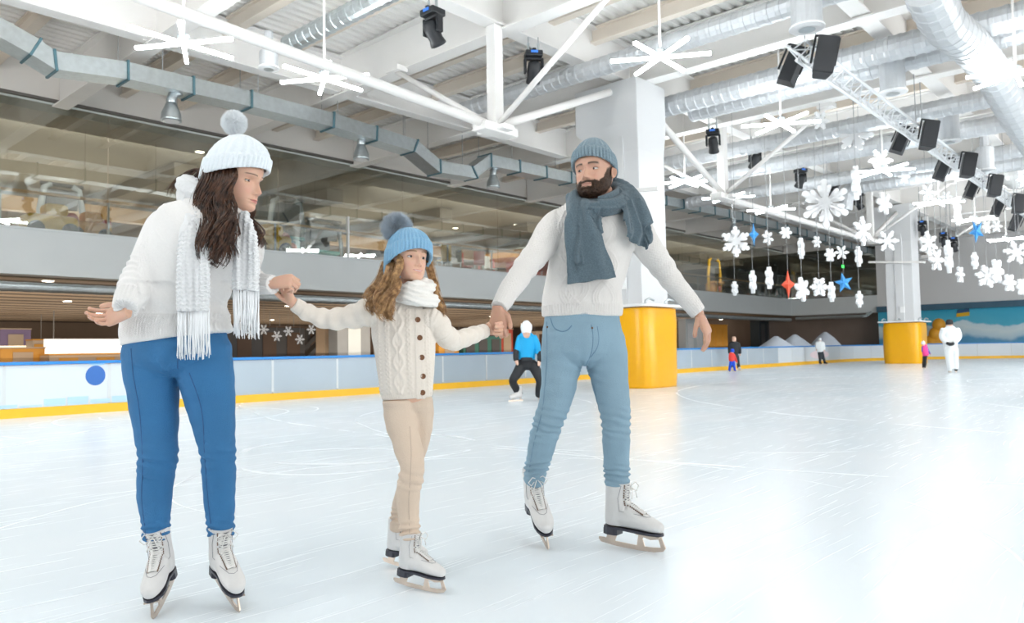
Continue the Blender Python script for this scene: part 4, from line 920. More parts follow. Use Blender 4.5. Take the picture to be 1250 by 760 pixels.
        def ball(d, a_, b_):
            g = math.degrees(math.acos(max(-1, min(1, float(d @ gaze)))))
            if g < 11: return (.01, .01, .01)
            if g < 27: return irc
            if g < 30: return tuple(np.array(irc) * .4)
            return (.72, .69, .67)
        sphere(re, -1.2, 1.2, -1.3, 1.3, 40, 48, ball)
        sk = np.array(p['skin']); op = p.get('open', 1.0)
        # lids: rim height follows an almond over azimuth
        def lid(sign):
            o = base + len(ev); m1, m2 = 12, 30
            for i in range(m1 + 1):
                for j in range(m2 + 1):
                    azv = -1.25 + 2.5 * j / m2; alm = math.cos(azv * 1.15) if abs(azv * 1.15) < math.pi / 2 else 0
                    rim = (math.radians(21) * op * alm + math.radians(1)) if sign > 0 else (-math.radians(17) * op * alm - math.radians(1))
                    e = rim + (sign * 1.35 - rim) * (i / m1); d = np.array([math.cos(e) * math.sin(azv), math.cos(e) * math.cos(azv), math.sin(e)])
                    rr = re * (1.10 + (.05 if i == 0 and sign > 0 else 0)); ev.append(c + d * rr)
                    dark = (i <= 1 and sign > 0); ec.append(tuple(np.array(p.get('lash', (.05, .03, .02)))) if dark else tuple(sk * (.93 if i < 4 else 1)) if not (i == 0) else tuple(sk * .6))
            for i in range(m1):
                for j in range(m2):
                    q = o + i * (m2 + 1) + j; f = (q, q + 1, q + m2 + 2, q + m2 + 1); ef.append(f if sign > 0 else f[::-1])
        lid(1); lid(-1)
        if p.get('ears', True) is False: continue
        # ear
        o = base + len(ev); na, nb = 16, 12; wx = .335 * p.get('w', 1)
        for i in range(nb + 1):
            ph = math.pi * i / nb - math.pi / 2
            for j in range(na):
                th = 2 * math.pi * j / na; lx = math.cos(ph) * math.cos(th); ly = math.cos(ph) * math.sin(th); lz = math.sin(ph)
                dent = .6 if (lx > .5 and abs(lz) < .6) else 1.0
                q = np.array([sgn * (wx + .012 + lx * .030 * dent + .10 * max(0, -ly) * .5), -.06 + ly * .062 * (1 + .25 * lz) - .03 * lz, .455 + lz * .115])
                ev.append(q); ec.append(tuple(sk * np.array([1.0, .93, .9]) * (.8 if dent < 1 else 1)))
        for i in range(nb):
            for j in range(na): ef.append((o + i * na + j, o + i * na + (j + 1) % na, o + (i + 1) * na + (j + 1) % na, o + (i + 1) * na + j))
    V2 = np.concatenate([V, np.array(ev)]); C2 = np.concatenate([col, np.array(ec)])
    return V2, F + ef, C2, (V, bd)
def head_matrix(B, px, py, dd, H, yaw, pitch, roll, zc=.5):
    M3 = Matrix.Rotation(R(180 + yaw), 3, 'Z') @ Matrix.Rotation(R(roll), 3, 'Y') @ Matrix.Rotation(-R(pitch), 3, 'X')
    M4 = Matrix.Translation(B.P(px, py, dd)) @ (M3 * H).to_4x4() @ Matrix.Translation(Vector((0, 0.0, -zc))); return M4
def xf(M4, V): return np.array(V) @ np.array(M4.to_3x3()).T + np.array(M4.translation)
# ------------------------------------------------------------------ hands
def hand(mb, o, Y, Z, S, curls, thumb, left=1, spread=0.0):
    """o wrist, Y towards the fingers, Z out of the back of the hand, S scale, curls per finger (mcp,pip,dip)"""
    Y = Vector(Y).normalized(); Z = Vector(Z); Z = (Z - Y * Z.dot(Y)).normalized(); X = Y.cross(Z) * left; o = Vector(o)
    T = lambda x, y, z: o + (X * x + Y * y + Z * z) * S
    rows = [(0, -.010, .025, .018), (0, .0, .026, .0185), (.002, .03, .034, .018), (.002, .065, .041, .0155), (0, .088, .041, .0135), (0, .097, .036, .010)]
    n = 20; vs = []; fs = []
    for x, y, rx, rz in rows:
        for j in range(n):
            a = 2 * math.pi * j / n; c_, s_ = math.cos(a), math.sin(a); vs.append(T(x + rx * math.copysign(abs(c_) ** .8, c_), y, rz * math.copysign(abs(s_) ** .8, s_)))
    for i in range(len(rows) - 1):
        for j in range(n): fs.append((i * n + j, i * n + (j + 1) % n, (i + 1) * n + (j + 1) % n, (i + 1) * n + j))
    fs.append(tuple(range(n))[::-1]); fs.append(tuple((len(rows) - 1) * n + j for j in range(n)))
    if left < 0: fs = [f[::-1] for f in fs]
    mb.add(vs, fs)
    bx = [.0300, .0102, -.0098, -.0285]; by = [.088, .092, .089, .081]; ln = [(.040, .025, .020), (.044, .028, .021), (.041, .026, .021), (.032, .020, .018)]; rr = [.0092, .0095, .0090, .0080]
    for k in range(4):
        p = Vector((bx[k], by[k] - .012, 0.0)); pts = [p.copy()]; ang = 0; sp = R(spread * (1.5 - k) * 1.0); rad = [rr[k] * 1.05]
        p = p + Vector((0, .012, 0)); pts.append(p.copy()); rad.append(rr[k] * 1.1)
        for s_ in range(3):
            ang += R(curls[k][s_]); d = Vector((math.sin(sp) * math.cos(ang), math.cos(ang) * math.cos(sp), -math.sin(ang)))
            for q in (.5, 1.0): pts.append(p + d * ln[k][s_] * q); rad.append(rr[k] * (1.0 - .07 * s_) * (.93 if q == .5 else 1.0))
            p = pts[-1]
        pts.append(p + d * .004); rad.append(rr[k] * .5)
        mb.tube([T(*q) for q in pts], [r_ * S for r_ in rad], 12)
    # thumb
    p = Vector((.020, .014, -.006)); pts = [p.copy()]; rad = [.014]; az, el, c1, c2 = thumb
    ang = R(az); d = Vector((math.sin(ang), math.cos(ang), -math.sin(R(el)))).normalized()
    pts.append(p + d * .034); rad.append(.0125)
    ang -= R(c1); d = Vector((math.sin(ang), math.cos(ang), -math.sin(R(el + c1 * .5)))).normalized(); pts.append(pts[-1] + d * .030); rad.append(.0108)
    ang -= R(c2); d = Vector((math.sin(ang), math.cos(ang), -math.sin(R(el + c2 * .5)))).normalized(); pts.append(pts[-1] + d * .014); rad.append(.0108); pts.append(pts[-1] + d * .011); rad.append(.0085); pts.append(pts[-1] + d * .004); rad.append(.004)
    mb.tube([T(*q) for q in pts], [r_ * S for r_ in rad], 12)
# ------------------------------------------------------------------ body = head + neck + hands + covered body, one mesh
def make_body(B, root, headp, M4, cov, fine, name='body'):
    parts = []
    hv, hf, hc, bd = build_head(headp); parts.append((xf(M4, hv), hf, hc))
    sk = np.array(headp['skin'])
    m1 = remesh(cov, 0.012, 3); m2 = remesh(fine, 0.0022, 3)
    for me, cc in ((m1, sk), (m2, np.array(headp.get('handc', headp['skin'])))):
        v, _ = vget(me); fs = [tuple(q.vertices) for q in me.polygons]; c = np.tile(cc, (len(v), 1)); parts.append((v, fs, c)); bpy.data.meshes.remove(me)
    V = []; Fc = []; C = []; o = 0
    for v, f, c in parts: V.append(v); Fc += [tuple(i + o for i in q) for q in f]; C.append(c); o += len(v)
    V = np.concatenate(V); C = np.concatenate(C)
    me = bpy.data.meshes.new(name); me.from_pydata(V.tolist(), [], Fc); me.update(); attr_col(me, 'col', C)
    return link_mesh(name, me, SKIN, root, smooth=True), bd
def cloth(B, root, mb, voxel, material, name, hfun=None, smooth=6, parent=None):
    me = remesh(mb, voxel, smooth); V, N = vget(me); ids, ang, v, r = nearest(B, V)
    if hfun is not None: V = V + N * hfun(ids, ang, v, r, V, N)[:, None]; vset(me, V)
    attr_vec(me, 'kv', np.stack([ang * r, v, ids], 1))
    o = link_mesh(name, me, material, parent or root, smooth=True); return o
def bvh_of(o):
    me = o.data; return BVHTree.FromPolygons([v.co[:] for v in me.vertices], [tuple(p.vertices) for p in me.polygons])
def hit(B, bvh, px, py, off=0.0):
    o = RL @ (CP - B.o); d = (RL @ ray(px, py)).normalized(); loc, n, i, t = bvh.ray_cast(o, d)
    if loc is None: return None
    return loc - d * off
def surf_line(B, bvh, pts, r, sub=6, off=0.0, rad=None):
    out = []
    for q in catmull([(a, b) for a, b in pts], sub):
        h = hit(B, bvh, q[0], q[1], off)
        if h is not None and (not out or (h - out[-1]).length < 0.05): out.append(h)
    return out
# ------------------------------------------------------------------ hats, pompoms, hair, skates
def beanie(M4, p, material, root, name='beanie'):
    n = p.get('n', 320); zf, zb, top = p['zf'], p['zb'], p['top']; rx, ry = p['rx'], p['ry']; y0 = p.get('y0', -.04); ax_, ay_ = p.get('apex', (0, -.05)); cuff = p.get('cuff', .34); N_ = p.get('ribs', 34)
    rows = []; T = [0, .0, .02, .10, .2, .3, cuff, cuff + .015, .45, .52, .6, .68, .76, .83, .89, .94, .98, 1.0]
    T = sorted(set(T)); vs = []; kv = []
    for i, t in enumerate([-.02] + T):
        inner = i == 0; tt = max(t, 0)
        for j in range(n):
            a = 2 * math.pi * j / n; ca, sa = math.cos(a), math.sin(a)
            zbm = zf + (zb - zf) * (1 - ca) / 2
            g = max(0.0, 1 - max(0, (tt - .25) / .75) ** p.get('pow', 2.3)) ** .55
            th = (.028 if tt <= cuff else .0) - (.04 if inner else 0) - (.012 if tt == 0 else 0)
            rb = 1 + (p.get('ribamp', .022) * (abs(math.cos(N_ * a / 2)) * 2 - 1) if tt <= cuff else p.get('ribamp2', .025) * math.cos((N_ if not p.get('cable') else N_ / 2) * a + (math.sin(tt * 40) if p.get('cable') else 0)) * (1 if tt < .93 else .3))
            z = zbm + tt * (top - zbm) + (.04 if inner else 0)
            k = max(0, (tt - .2)) / .8; x = sa * (rx * g + th) * rb + ax_ * k ** 2; y = y0 + ca * (ry * g + th) * rb + (ay_ - y0) * k ** 1.5
            vs.append((x, y, z)); kv.append((a * .096, tt * .2, 0))
    m = len(T) + 1; fs = []
    for i in range(m - 1):
        for j in range(n): fs.append((i * n + j, (i + 1) * n + j, (i + 1) * n + (j + 1) % n, i * n + (j + 1) % n))
    fs.append(tuple((m - 1) * n + j for j in range(n))[::-1])
    V = xf(M4, vs); me = bpy.data.meshes.new(name); me.from_pydata(V.tolist(), [], fs); me.update(); attr_vec(me, 'kv', np.array(kv))
    return link_mesh(name, me, material, root, smooth=True)
def pompom(c, r, material, parent, n=2600, ln=.35, seed=1, name='pompom', thick=.0009, gravity=0.0):
    rng = np.random.RandomState(seed); mb = MB().ball(c, r * .8, 20); o = mb.build(name, material, parent, smooth=True)
    D = rng.normal(size=(n, 3)); D /= np.linalg.norm(D, axis=1)[:, None]; vs = []; fs = []
    for d in D:
        d = Vector(d); s, u = basis(d); j = Vector(rng.normal(size=3)) * .25; L = r * (ln * (.7 + .6 * rng.rand())); a = Vector(c) + d * r * .72; e = Vector(c) + d * (r * .8) + (d + j).normalized() * L - Vector((0, 0, gravity * L))
        k = len(vs); vs += [a + s * thick * 2, a - s * thick + u * thick * 1.7, a - s * thick - u * thick * 1.7, e]; fs += [(k, k + 1, k + 3), (k + 1, k + 2, k + 3), (k + 2, k, k + 3)]
    MB().add(vs, fs).build('fur', material, o); return o
def hair_mat(name, c1, c2, rough=.42):
    mt = bpy.data.materials.new(name); mt.use_nodes = True; nt = mt.node_tree; b = nt.nodes['Principled BSDF']; N = nt.nodes.new; L = nt.links.new
    tc = N('ShaderNodeTexCoord'); nz = N('ShaderNodeTexNoise'); nz.inputs['Scale'].default_value = 60; nz.inputs['Detail'].default_value = 3; L(tc.outputs['Object'], nz.inputs['Vector'])
    cr = N('ShaderNodeValToRGB'); cr.color_ramp.elements[0].position = .35; cr.color_ramp.elements[1].position = .65; cr.color_ramp.elements[0].color = (*c1, 1); cr.color_ramp.elements[1].color = (*c2, 1); L(nz.outputs[0], cr.inputs[0]); L(cr.outputs[0], b.inputs['Base Color']); b.inputs['Roughness'].default_value = rough
    return mt
def hair(B, guides, material, root, seed=2, name='hair'):
    """guides: (list of (px,py,dd), count, spread px start, spread px end, strand radius m, wave amp px, waves)"""
    rng = random.Random(seed); mb = MB()
    for g, cnt, s0, s1, r0, amp, wv in guides:
        ncl = max(1, cnt // 8); cl = [(rng.uniform(0, 2 * math.pi), math.sqrt(rng.random()), rng.uniform(-.9, .9), rng.uniform(.8, 1.05), rng.uniform(.7, 1.4), rng.uniform(-.25, .25)) for _ in range(ncl)]
        for k in range(cnt):
            a, q, ph, L1, am, wo = cl[k % ncl]; a += rng.gauss(0, .22); q += rng.gauss(0, .10); ph += rng.gauss(0, .18); L1 *= rng.uniform(.93, 1.0); rs = r0 * rng.uniform(.35, 1.35)
            if rng.random() < .08: q += .35; am *= .6; rs *= .4
            C = catmull(g, 6); m = len(C); pts = []; rad = []
            for i, c in enumerate(C):
                t = i / (m - 1) 
                if t > L1: break
                sp = s0 + (s1 - s0) * t; w = am * amp * ease(np.array(t), 0.1, .7) * math.sin(2 * math.pi * (wv + wo) * t + ph); w2 = am * amp * .8 * ease(np.array(t), .1, .7) * math.cos(2 * math.pi * (wv + wo) * t + ph)
                px = c[0] + math.cos(a) * q * sp + w; py = c[1] + .25 * math.sin(a * 2) * q * sp; dd = c[2] + (math.sin(a) * q * sp * .4 + w2 * .8) * B.D / FPX
                pts.append(B.P(px, py, dd)); rad.append(rs * (1 - .75 * t ** 2.5))
            if len(pts) > 3: mb.tube(pts, rad, 5, False)
    return mb.build(name, material, root, smooth=True)
leather = mat('skate_leather', (0.68, 0.67, 0.66), 0.42, noise_scale=18, noise_amt=0.07, bump=0.15, bump_scale=40)
solem = mat('skate_sole', (0.03, 0.03, 0.045), 0.35); bladem = mat('skate_blade', (0.62, 0.52, 0.44), 0.32, 0.75, noise_scale=14, noise_amt=.2); lacem = mat('skate_lace', (0.78, 0.77, 0.75), 0.8); eyem = mat('skate_eyelet', (0.20, 0.13, 0.09), 0.4, .5); tongm = mat('skate_tongue', (0.22, 0.22, 0.24), .7)
def skate_meshes():
    mb = MB()
    rows = [(0, .004, .012, .046, .050), (0, .0, -.02, .044, .050), (0, -.002, -.05, .041, .049), (0, .0, -.08, .040, .052), (0, .004, -.11, .041, .058), (0, .0, -.145, .038, .055), (0, -.002, -.166, .034, .05)]
    n = 24; vs = []; fs = []
    for x, y, z, rx, ry in rows:
        for j in range(n): a = 2 * math.pi * j / n; vs.append((x + rx * math.cos(a), y + ry * math.sin(a), z))
    for i in range(len(rows) - 1):
        for j in range(n): fs.append((i * n + j, (i + 1) * n + j, (i + 1) * n + (j + 1) % n, i * n + (j + 1) % n))
    fs.append(tuple(range(n))); fs.append(tuple((len(rows) - 1) * n + j for j in range(n))[::-1]); mb.add(vs, fs)
    path = [(-.02, -.136, .036, .034), (.02, -.128, .039, .044), (.06, -.122, .040, .050), (.09, -.130, .041, .042), (.12, -.139, .042, .034), (.15, -.144, .041, .029), (.178, -.149, .034, .024), (.198, -.152, .022, .019), (.204, -.153, .01, .01)]
    vs = []; fs = []
    for y, z, rx, rz in path:
        for j in range(n): a = 2 * math.pi * j / n; vs.append((rx * math.cos(a), y, z + rz * math.sin(a)))
    for i in range(len(path) - 1):
        for j in range(n): fs.append((i * n + j, i * n + (j + 1) % n, (i + 1) * n + (j + 1) % n, (i + 1) * n + j))
    fs.append(tuple(range(n))[::-1]); fs.append(tuple((len(path) - 1) * n + j for j in range(n))); mb.add(vs, [f[::-1] for f in fs])
    me = remesh(mb, .0035, 10); V, N = vget(me); V[:, 2] = np.maximum(V[:, 2], -.172)
    V[:, 2] = np.where(V[:, 2] > .004, .004 + (V[:, 2] - .004) * .2 - (V[:, 1] < 0) * .006, V[:, 2]); vset(me, V)
    # sole outline
    ol = [(0, -.058), (.022, -.052), (.034, -.03), (.034, .0), (.030, .05), (.036, .10), (.040, .135), (.037, .165), (.027, .190), (.012, .205), (0, .208)]; ol = ol + [(-x, y) for x, y in ol[-2:0:-1]]
    sole = MB().prism([(x * .94, y * .985) for x, y in ol], (0, 0, -.1765), (1, 0, 0), (0, 1, 0), .009)
    hl = [(0, -.058), (.022, -.052), (.032, -.03), (.032, .0), (.024, .012), (-.024, .012), (-.032, 0), (-.032, -.03), (-.022, -.052)]; sole.prism(hl, (0, 0, -.193), (1, 0, 0), (0, 1, 0), .024)
    def pr(mb, poly, th=.005): mb.prism(poly, (0, 0, 0), (0, 1, 0), (0, 0, 1), th)
    bl = MB(); pr(bl, [(-.085, -.236), (-.075, -.247), (0, -.253), (.10, -.253), (.17, -.249), (.205, -.240), (.216, -.226), (.210, -.215), (.196, -.226), (.16, -.232), (.08, -.235), (-.01, -.234), (-.06, -.226), (-.085, -.228)])
    pr(bl, [(-.05, -.228), (-.045, -.206), (.0, -.206), (-.01, -.234)]); pr(bl, [(.09, -.236), (.098, -.184), (.125, -.184), (.115, -.205), (.125, -.234)]); pr(bl, [(.196, -.228), (.180, -.184), (.196, -.184), (.212, -.218)]); pr(bl, [(.112, -.19), (.118, -.198), (.15, -.204), (.187, -.196), (.190, -.186), (.15, -.194)])
    bl.box((0, -.022, -.206), (.04, .05, .004)).box((0, .145, -.185), (.05, .10, .004))
    # front line of the boot: (y,z)
    Fl = [(.053, .0), (.054, -.03), (.058, -.055), (.068, -.075), (.085, -.090), (.105, -.101), (.122, -.108)]
    bv = BVHTree.FromPolygons([v.co[:] for v in me.vertices], [tuple(p.vertices) for p in me.polygons])
    def onb(x, y, z, off=.0025):
        d = Vector((0, -1, -.55)) if z < -.05 else Vector((0, -1, -.05)); o = Vector((x, y, z)) - d.normalized() * .08; loc, nn, i, t = bv.ray_cast(o, d.normalized()); return (loc + nn * off) if loc else Vector((x, y, z))
    F2 = catmull(Fl, 3); la = MB(); ey = MB(); ey2 = MB(); tg = MB(); prev = None; rows_ = []
    for i, (y, z) in enumerate(F2):
        w = .024 - .009 * i / len(F2); rows_.append((w, y, z)); a = onb(-w, y, z); b = onb(w, y, z)
        ey.ball(a, .0032, 8); ey2.ball(b, .0032, 8)
        if prev:
            for s_ in (1, -1): la.tube([onb(-s_ * prev[0], prev[1], prev[2]), onb(-s_ * prev[0] * .3, (prev[1] + y) / 2, (prev[2] + z) / 2, .005), onb(s_ * w * .3, (prev[1] + y * 2) / 3, (prev[2] + z * 2) / 3, .005), onb(s_ * w, y, z)], .0026, 5)
        prev = (w, y, z)
    vs = []; fs = []
    for w, y, z in rows_: vs += [onb(-w * .85, y, z, .001), onb(-w * .4, y, z, .0016), onb(w * .4, y, z, .0016), onb(w * .85, y, z, .001)]
    for i in range(len(rows_) - 1):
        for j in range(3): q = i * 4 + j; fs.append((q, q + 4, q + 5, q + 1))
    tg.add(vs, fs)
    for s_ in (1, -1):
        la.tube([onb(0, .053, -.004, .006), (s_ * .022, .070, .012), (s_ * .040, .074, -.006), (s_ * .028, .072, -.024), onb(s_ * .006, .055, -.012, .006)], .002, 5); la.tube([onb(0, .053, -.004, .006), (s_ * .012, .075, -.02), (s_ * .022, .078, -.05)], .002, 5)
    st = MB()
    for s_ in (1, -1):
        pts = [onb(s_ * w_, y_, z_, .0008) for w_, y_, z_ in ((.034, .045, .0), (.036, .046, -.05), (.036, .06, -.085), (.030, .10, -.105), (.015, .135, -.117), (0, .142, -.119))]; st.tube(pts, .0009, 5)
    return me, sole, bl, la, ey, tg, st, ey2
SKM = skate_meshes(); SKD = {}
def skate(B, root, px, py, dd, S, heading, toe_down=0, roll=0, label=None, ground=None):
    hd = Vector((heading[0], heading[1], 0)).normalized(); yaw = math.atan2(hd.y, hd.x) - math.pi / 2
    o = link_mesh('ice_skate', SKM[0], leather, root, smooth=True) if not SKD else bpy.data.objects.new('ice_skate', SKM[0])
    if SKD: COL.objects.link(o); o.parent = root
    M4 = Matrix.Translation(B.P(px, py, dd)) @ Matrix.Rotation(yaw, 4, 'Z') @ Matrix.Rotation(R(roll), 4, 'Y') @ Matrix.Rotation(-R(toe_down), 4, 'X') @ Matrix.Scale(S, 4)
    zmin = min((M4 @ Vector(v)).z for v in SKM[2].v); gz = .001 if ground is None else ground
    M4 = Matrix.Translation((0, 0, gz - zmin)) @ M4; o.matrix_local = M4
    for nm, mbx, mt in (('sole', SKM[1], solem), ('blade', SKM[2], bladem), ('laces', SKM[3], lacem), ('eyelet_row', SKM[4], eyem), ('eyelet_row ', SKM[7], eyem), ('tongue', SKM[5], tongm), ('stitching', SKM[6], tongm)):
        if nm not in SKD: c = mbx.build(nm.strip(), mt, o, smooth=nm in ('laces', 'tongue')); SKD[nm] = c.data
        else: c = bpy.data.objects.new(nm.strip(), SKD[nm]); COL.objects.link(c); c.parent = o
    print('skate shift', round(gz - zmin, 3)); return o
def ribbon(B, mb, st, thick, sub=5, n=14, fold=0.0, fk=2.0, reg=None):
    """scarf tail: stations (px,py,dd,half width px, twist deg) -> closed strip with folds"""
    C = catmull([(a[0], a[1], a[2], a[3], a[4] if len(a) > 4 else 0) for a in st], sub); vs = []; fs = []; m = len(C); v = 0
    for i, c in enumerate(C):
        ctr = B.P(c[0], c[1], c[2]); hw = B.s(c[3], c[2]); a = ctr if i == 0 else B.P(*C[i - 1][:3]); b = B.P(*C[min(i + 1, m - 1)][:3]); d = (b - a).normalized()
        tw = R(c[4]); side = Vector((math.cos(tw), math.sin(tw), 0)); side = (side - d * side.dot(d)).normalized(); nr = side.cross(d).normalized()
        if i: v += (ctr - B.P(*C[i - 1][:3])).length
        if reg is not None: B.bones.append((ctr, d, side, nr, hw * .5, v, reg))
        for k in range(2 * n):
            if k < n: u = -1 + 2 * k / (n - 1); s_ = 1
            else: u = 1 - 2 * (k - n) / (n - 1); s_ = -1
            e = (1 - u ** 6) ** .5 if abs(u) < 1 else 0.25
            off = thick / 2 * max(.3, e) * s_ + fold * math.cos(math.pi * fk * u + c[0] * .02)
            vs.append(ctr + side * (u * hw) + nr * off)
    w = 2 * n
    for i in range(m - 1):
        for j in range(w): fs.append((i * w + j, i * w + (j + 1) % w, (i + 1) * w + (j + 1) % w, (i + 1) * w + j))
    fs.append(tuple(range(w))[::-1]); fs.append(tuple((m - 1) * w + j for j in range(w)))
    mb.add(vs, fs)
def ring_tube(B, mb, px, py, dd, rx, rd, r_px, tilt_z=0.0, n=40, front_drop=0.0, k=1.0, reg=None, r_back=None):
    """loop round the neck: centre px,py; rx half width px; rd half depth m; tilt rises to the right by tilt_z px; front drops"""
    rows = []; m = 28
    pts = []; rad = []
    for i in range(n + 1):
        a = 2 * math.pi * i / n; x = px + math.sin(a) * rx; fr = math.cos(a); y = py - tilt_z * math.sin(a) + front_drop * fr; d = dd - fr * rd
        pts.append(B.P(x, y, d)); rad.append(B.s(r_px * (1 + .08 * math.sin(3 * a + px)) * (1 if fr > 0 or r_back is None else r_back), d))
        if reg is not None: B.bones.append((pts[-1], (B.P(px + math.sin(a + .1) * rx, y, dd - math.cos(a + .1) * rd) - pts[-1]).normalized(), Vector((0, 0, 1)), Vector((math.sin(a), -math.cos(a), 0)), rad[-1], a * .1, reg))
    mb.tube(pts, rad, 18, False)
# ================================================================== THE WOMAN
def arm_h(cuff_v, ids_arm): pass
def plait(u, v, a, p, w):  # two crossing strands
    s = np.sin(2 * np.pi * v / p) * a; return np.maximum(np.exp(-((u - s) / w) ** 2), np.exp(-((u + s) / w) ** 2))
def chain(u, v, a, p, w):
    s = a * np.abs(np.sin(np.pi * v / p)) + w * .4; return np.exp(-((np.abs(u) - s) / w) ** 2)
wskin = (0.72, 0.43, 0.31)
W = Body(215, 730, 2.79)
wroot = empty('person', W.o, RZ, 'woman in white cable sweater, fringed scarf, white pompom hat and blue jeans on skates', 'person', 'family holding hands')
w_torso = [(216, 413, 0, 67.5, .62), (215, 397, 0, 66, .63), (220, 365, 0, 60, .62), (228, 335, -.02, 57, .62), (238, 305, -.04, 60, .6), (250, 278, -.05, 61, .56), (258, 260, -.04, 50, .5), (263, 246, -.02, 27, .8)]
w_la = [(222, 272, 0, 21), (206, 276, -.01, 24), (191, 304, -.03, 23.5), (175, 334, -.06, 22), (162, 357, -.12, 19), (154, 376, -.18, 15)]
w_ra = [(290, 275, .04, 18), (302, 300, .06, 19), (298, 330, .08, 17), (310, 345, .03, 14), (322, 347, -.01, 12), (333, 347, -.03, 11.5)]
w_leg1 = [(187, 436, 0, 33, .85), (185, 450, 0, 33, .95), (188, 490, 0, 28.5), (191, 525, 0, 25), (193, 555, -.02, 22.5), (190, 580, 0, 21.5), (188.5, 610, .01, 19.5), (190, 635, .0, 16.5), (190, 658, 0, 15.2)]
w_leg2 = [(248, 436, 0, 33, .85), (250, 450, 0, 34, .95), (257, 490, 0, 29), (262, 525, -.02, 24), (266, 553, -.03, 20.5), (267, 580, -.01, 19.5), (268, 610, .01, 18), (269, 635, .01, 16), (269, 654, 0, 15.2)]
mb = MB(); W.bones = []
limb(W, mb, w_torso, register=0, cap=False); limb(W, mb, w_la, register=1, cap=False); limb(W, mb, w_ra, register=2, cap=False)
def wsw(ids, ang, v, r, V, N):
    h = np.zeros(len(V)); t = ids == 0; fr = N[:, 1] < .3
    x = V[:, 0]; z = V[:, 2]; zh = W.P(216, 413)[2]; rib = t & (z < zh + .085)
    h += np.where(rib, np.clip((z - zh + .006) / .02, 0, 1) * .0034 * np.cos(ang * r * 2 * np.pi / .0165), 0)
    xc = x - W.P(235, 340)[0]
    h += np.where(t & ~rib, .0018 * np.exp(-((np.abs(((xc + .8 * (z - zh)) % .09) - .045)) / .004) ** 2) * fr, 0)
    arm = (ids == 1) | (ids == 2); L1 = np.where(ids == 1, W.bones[0][5], 0)
    vmax1 = max(b[5] for b in W.bones if b[6] == 1); vmax2 = max(b[5] for b in W.bones if b[6] == 2); vm = np.where(ids == 1, vmax1, vmax2)
    cf = arm & (v > vm - .065); h += np.where(cf, .003 * np.cos(ang * .045 * 2 * np.pi / .014), 0)
    h += np.where(arm & ~cf, .0035 * plait(ang * r, v, .010, .055, .006), 0)
    # gathered folds on the forearm
    f = arm & (v > vm - .22) & ~cf; h += np.where(f, .0035 * np.sin(v * 2 * np.pi / .032 + 1.2 * np.sin(ang)), 0)
    h += .006 * fnoise(V, 9) * np.where(rib, .3, 1)
    h += np.where(t & (z > zh + .08) & (z < zh + .2), .006 * np.sin((z - zh) * 60 + x * 22), 0)
    return h
W_KN = knit_mat('cream_white_knit', (0.90, 0.885, 0.87), .006, .5)
w_sweater = cloth(W, wroot, mb, .0045, W_KN, 'sweater', wsw, 6)
denim_w = mat('blue_denim', (0.026, 0.15, 0.34), 0.75, noise_scale=7, noise_amt=0.22, bump=0.35, bump_scale=260)
def jeans_h(B, knees, ank, amp=.006, crotch=None):
    def f(ids, ang, v, r, V, N):
        h = np.zeros(len(V)); z = V[:, 2]; x = V[:, 0]
        n1 = fnoise(V * np.array([1, 1, 2.2]), 11); h += .004 * n1
        for kx, kz, s in knees:
            g = np.exp(-((z - kz) / s) ** 2) * (np.abs(x - kx) < .12); h += g * amp * (np.sin((z - kz) * 2 * np.pi / .034 + 3.0 * (x - kx) / .06 + 2.2 * n1) * .6)
        for kx, kz, s in ank:
            g = np.exp(-((z - kz) / s) ** 2) * (np.abs(x - kx) < .11); h += g * amp * .9 * (np.sin((z - kz) * 2 * np.pi / .026 + 2.2 * np.sin(ang + kx * 9) + 2 * n1))
        if crotch is not None:
            d = np.sqrt((x - crotch[0]) ** 2 + (z - crotch[2]) ** 2); g = np.exp(-(d / .12) ** 2); th = np.arctan2(z - crotch[2] + .02, x - crotch[0]); h += g * amp * .35 * np.sin(th * 9 + n1 * 2)
        return h
    return f
mb = MB(); W.bones = []
limb(W, mb, [(217, 398, 0, 58, .60), (216, 412, 0, 61, .60), (216, 425, 0, 65.5, .62), (217, 440, .0, 65, .60)], register=0)
limb(W, mb, w_leg1, register=1, cap=False); limb(W, mb, w_leg2, register=2, cap=False)
k1 = W.P(192, 557); k2 = W.P(266, 556); a1 = W.P(190, 645); a2 = W.P(269, 642); cr = W.P(217, 452)
w_jeans = cloth(W, wroot, mb, .005, denim_w, 'jeans', jeans_h(W, [(k1.x, k1.z, .05), (k2.x, k2.z, .05)], [(a1.x, a1.z, .03), (a2.x, a2.z, .03)], .0045, cr), 5)
bv = bvh_of(w_jeans); stm = mat('denim_seam', (0.03, 0.10, 0.24), .8); mb = MB()
for ln in ([(160, 425), (163, 460), (170, 500), (174, 560), (173, 610), (178, 652)], [(231, 455), (246, 500), (250, 560), (254, 610), (258, 648)], [(216, 425), (217, 440), (217, 450)]):
    pts = surf_line(W, bv, ln, 1)
    if len(pts) > 3: mb.tube(pts, .0016, 6)
mb.build('seams', stm, w_jeans, smooth=True)
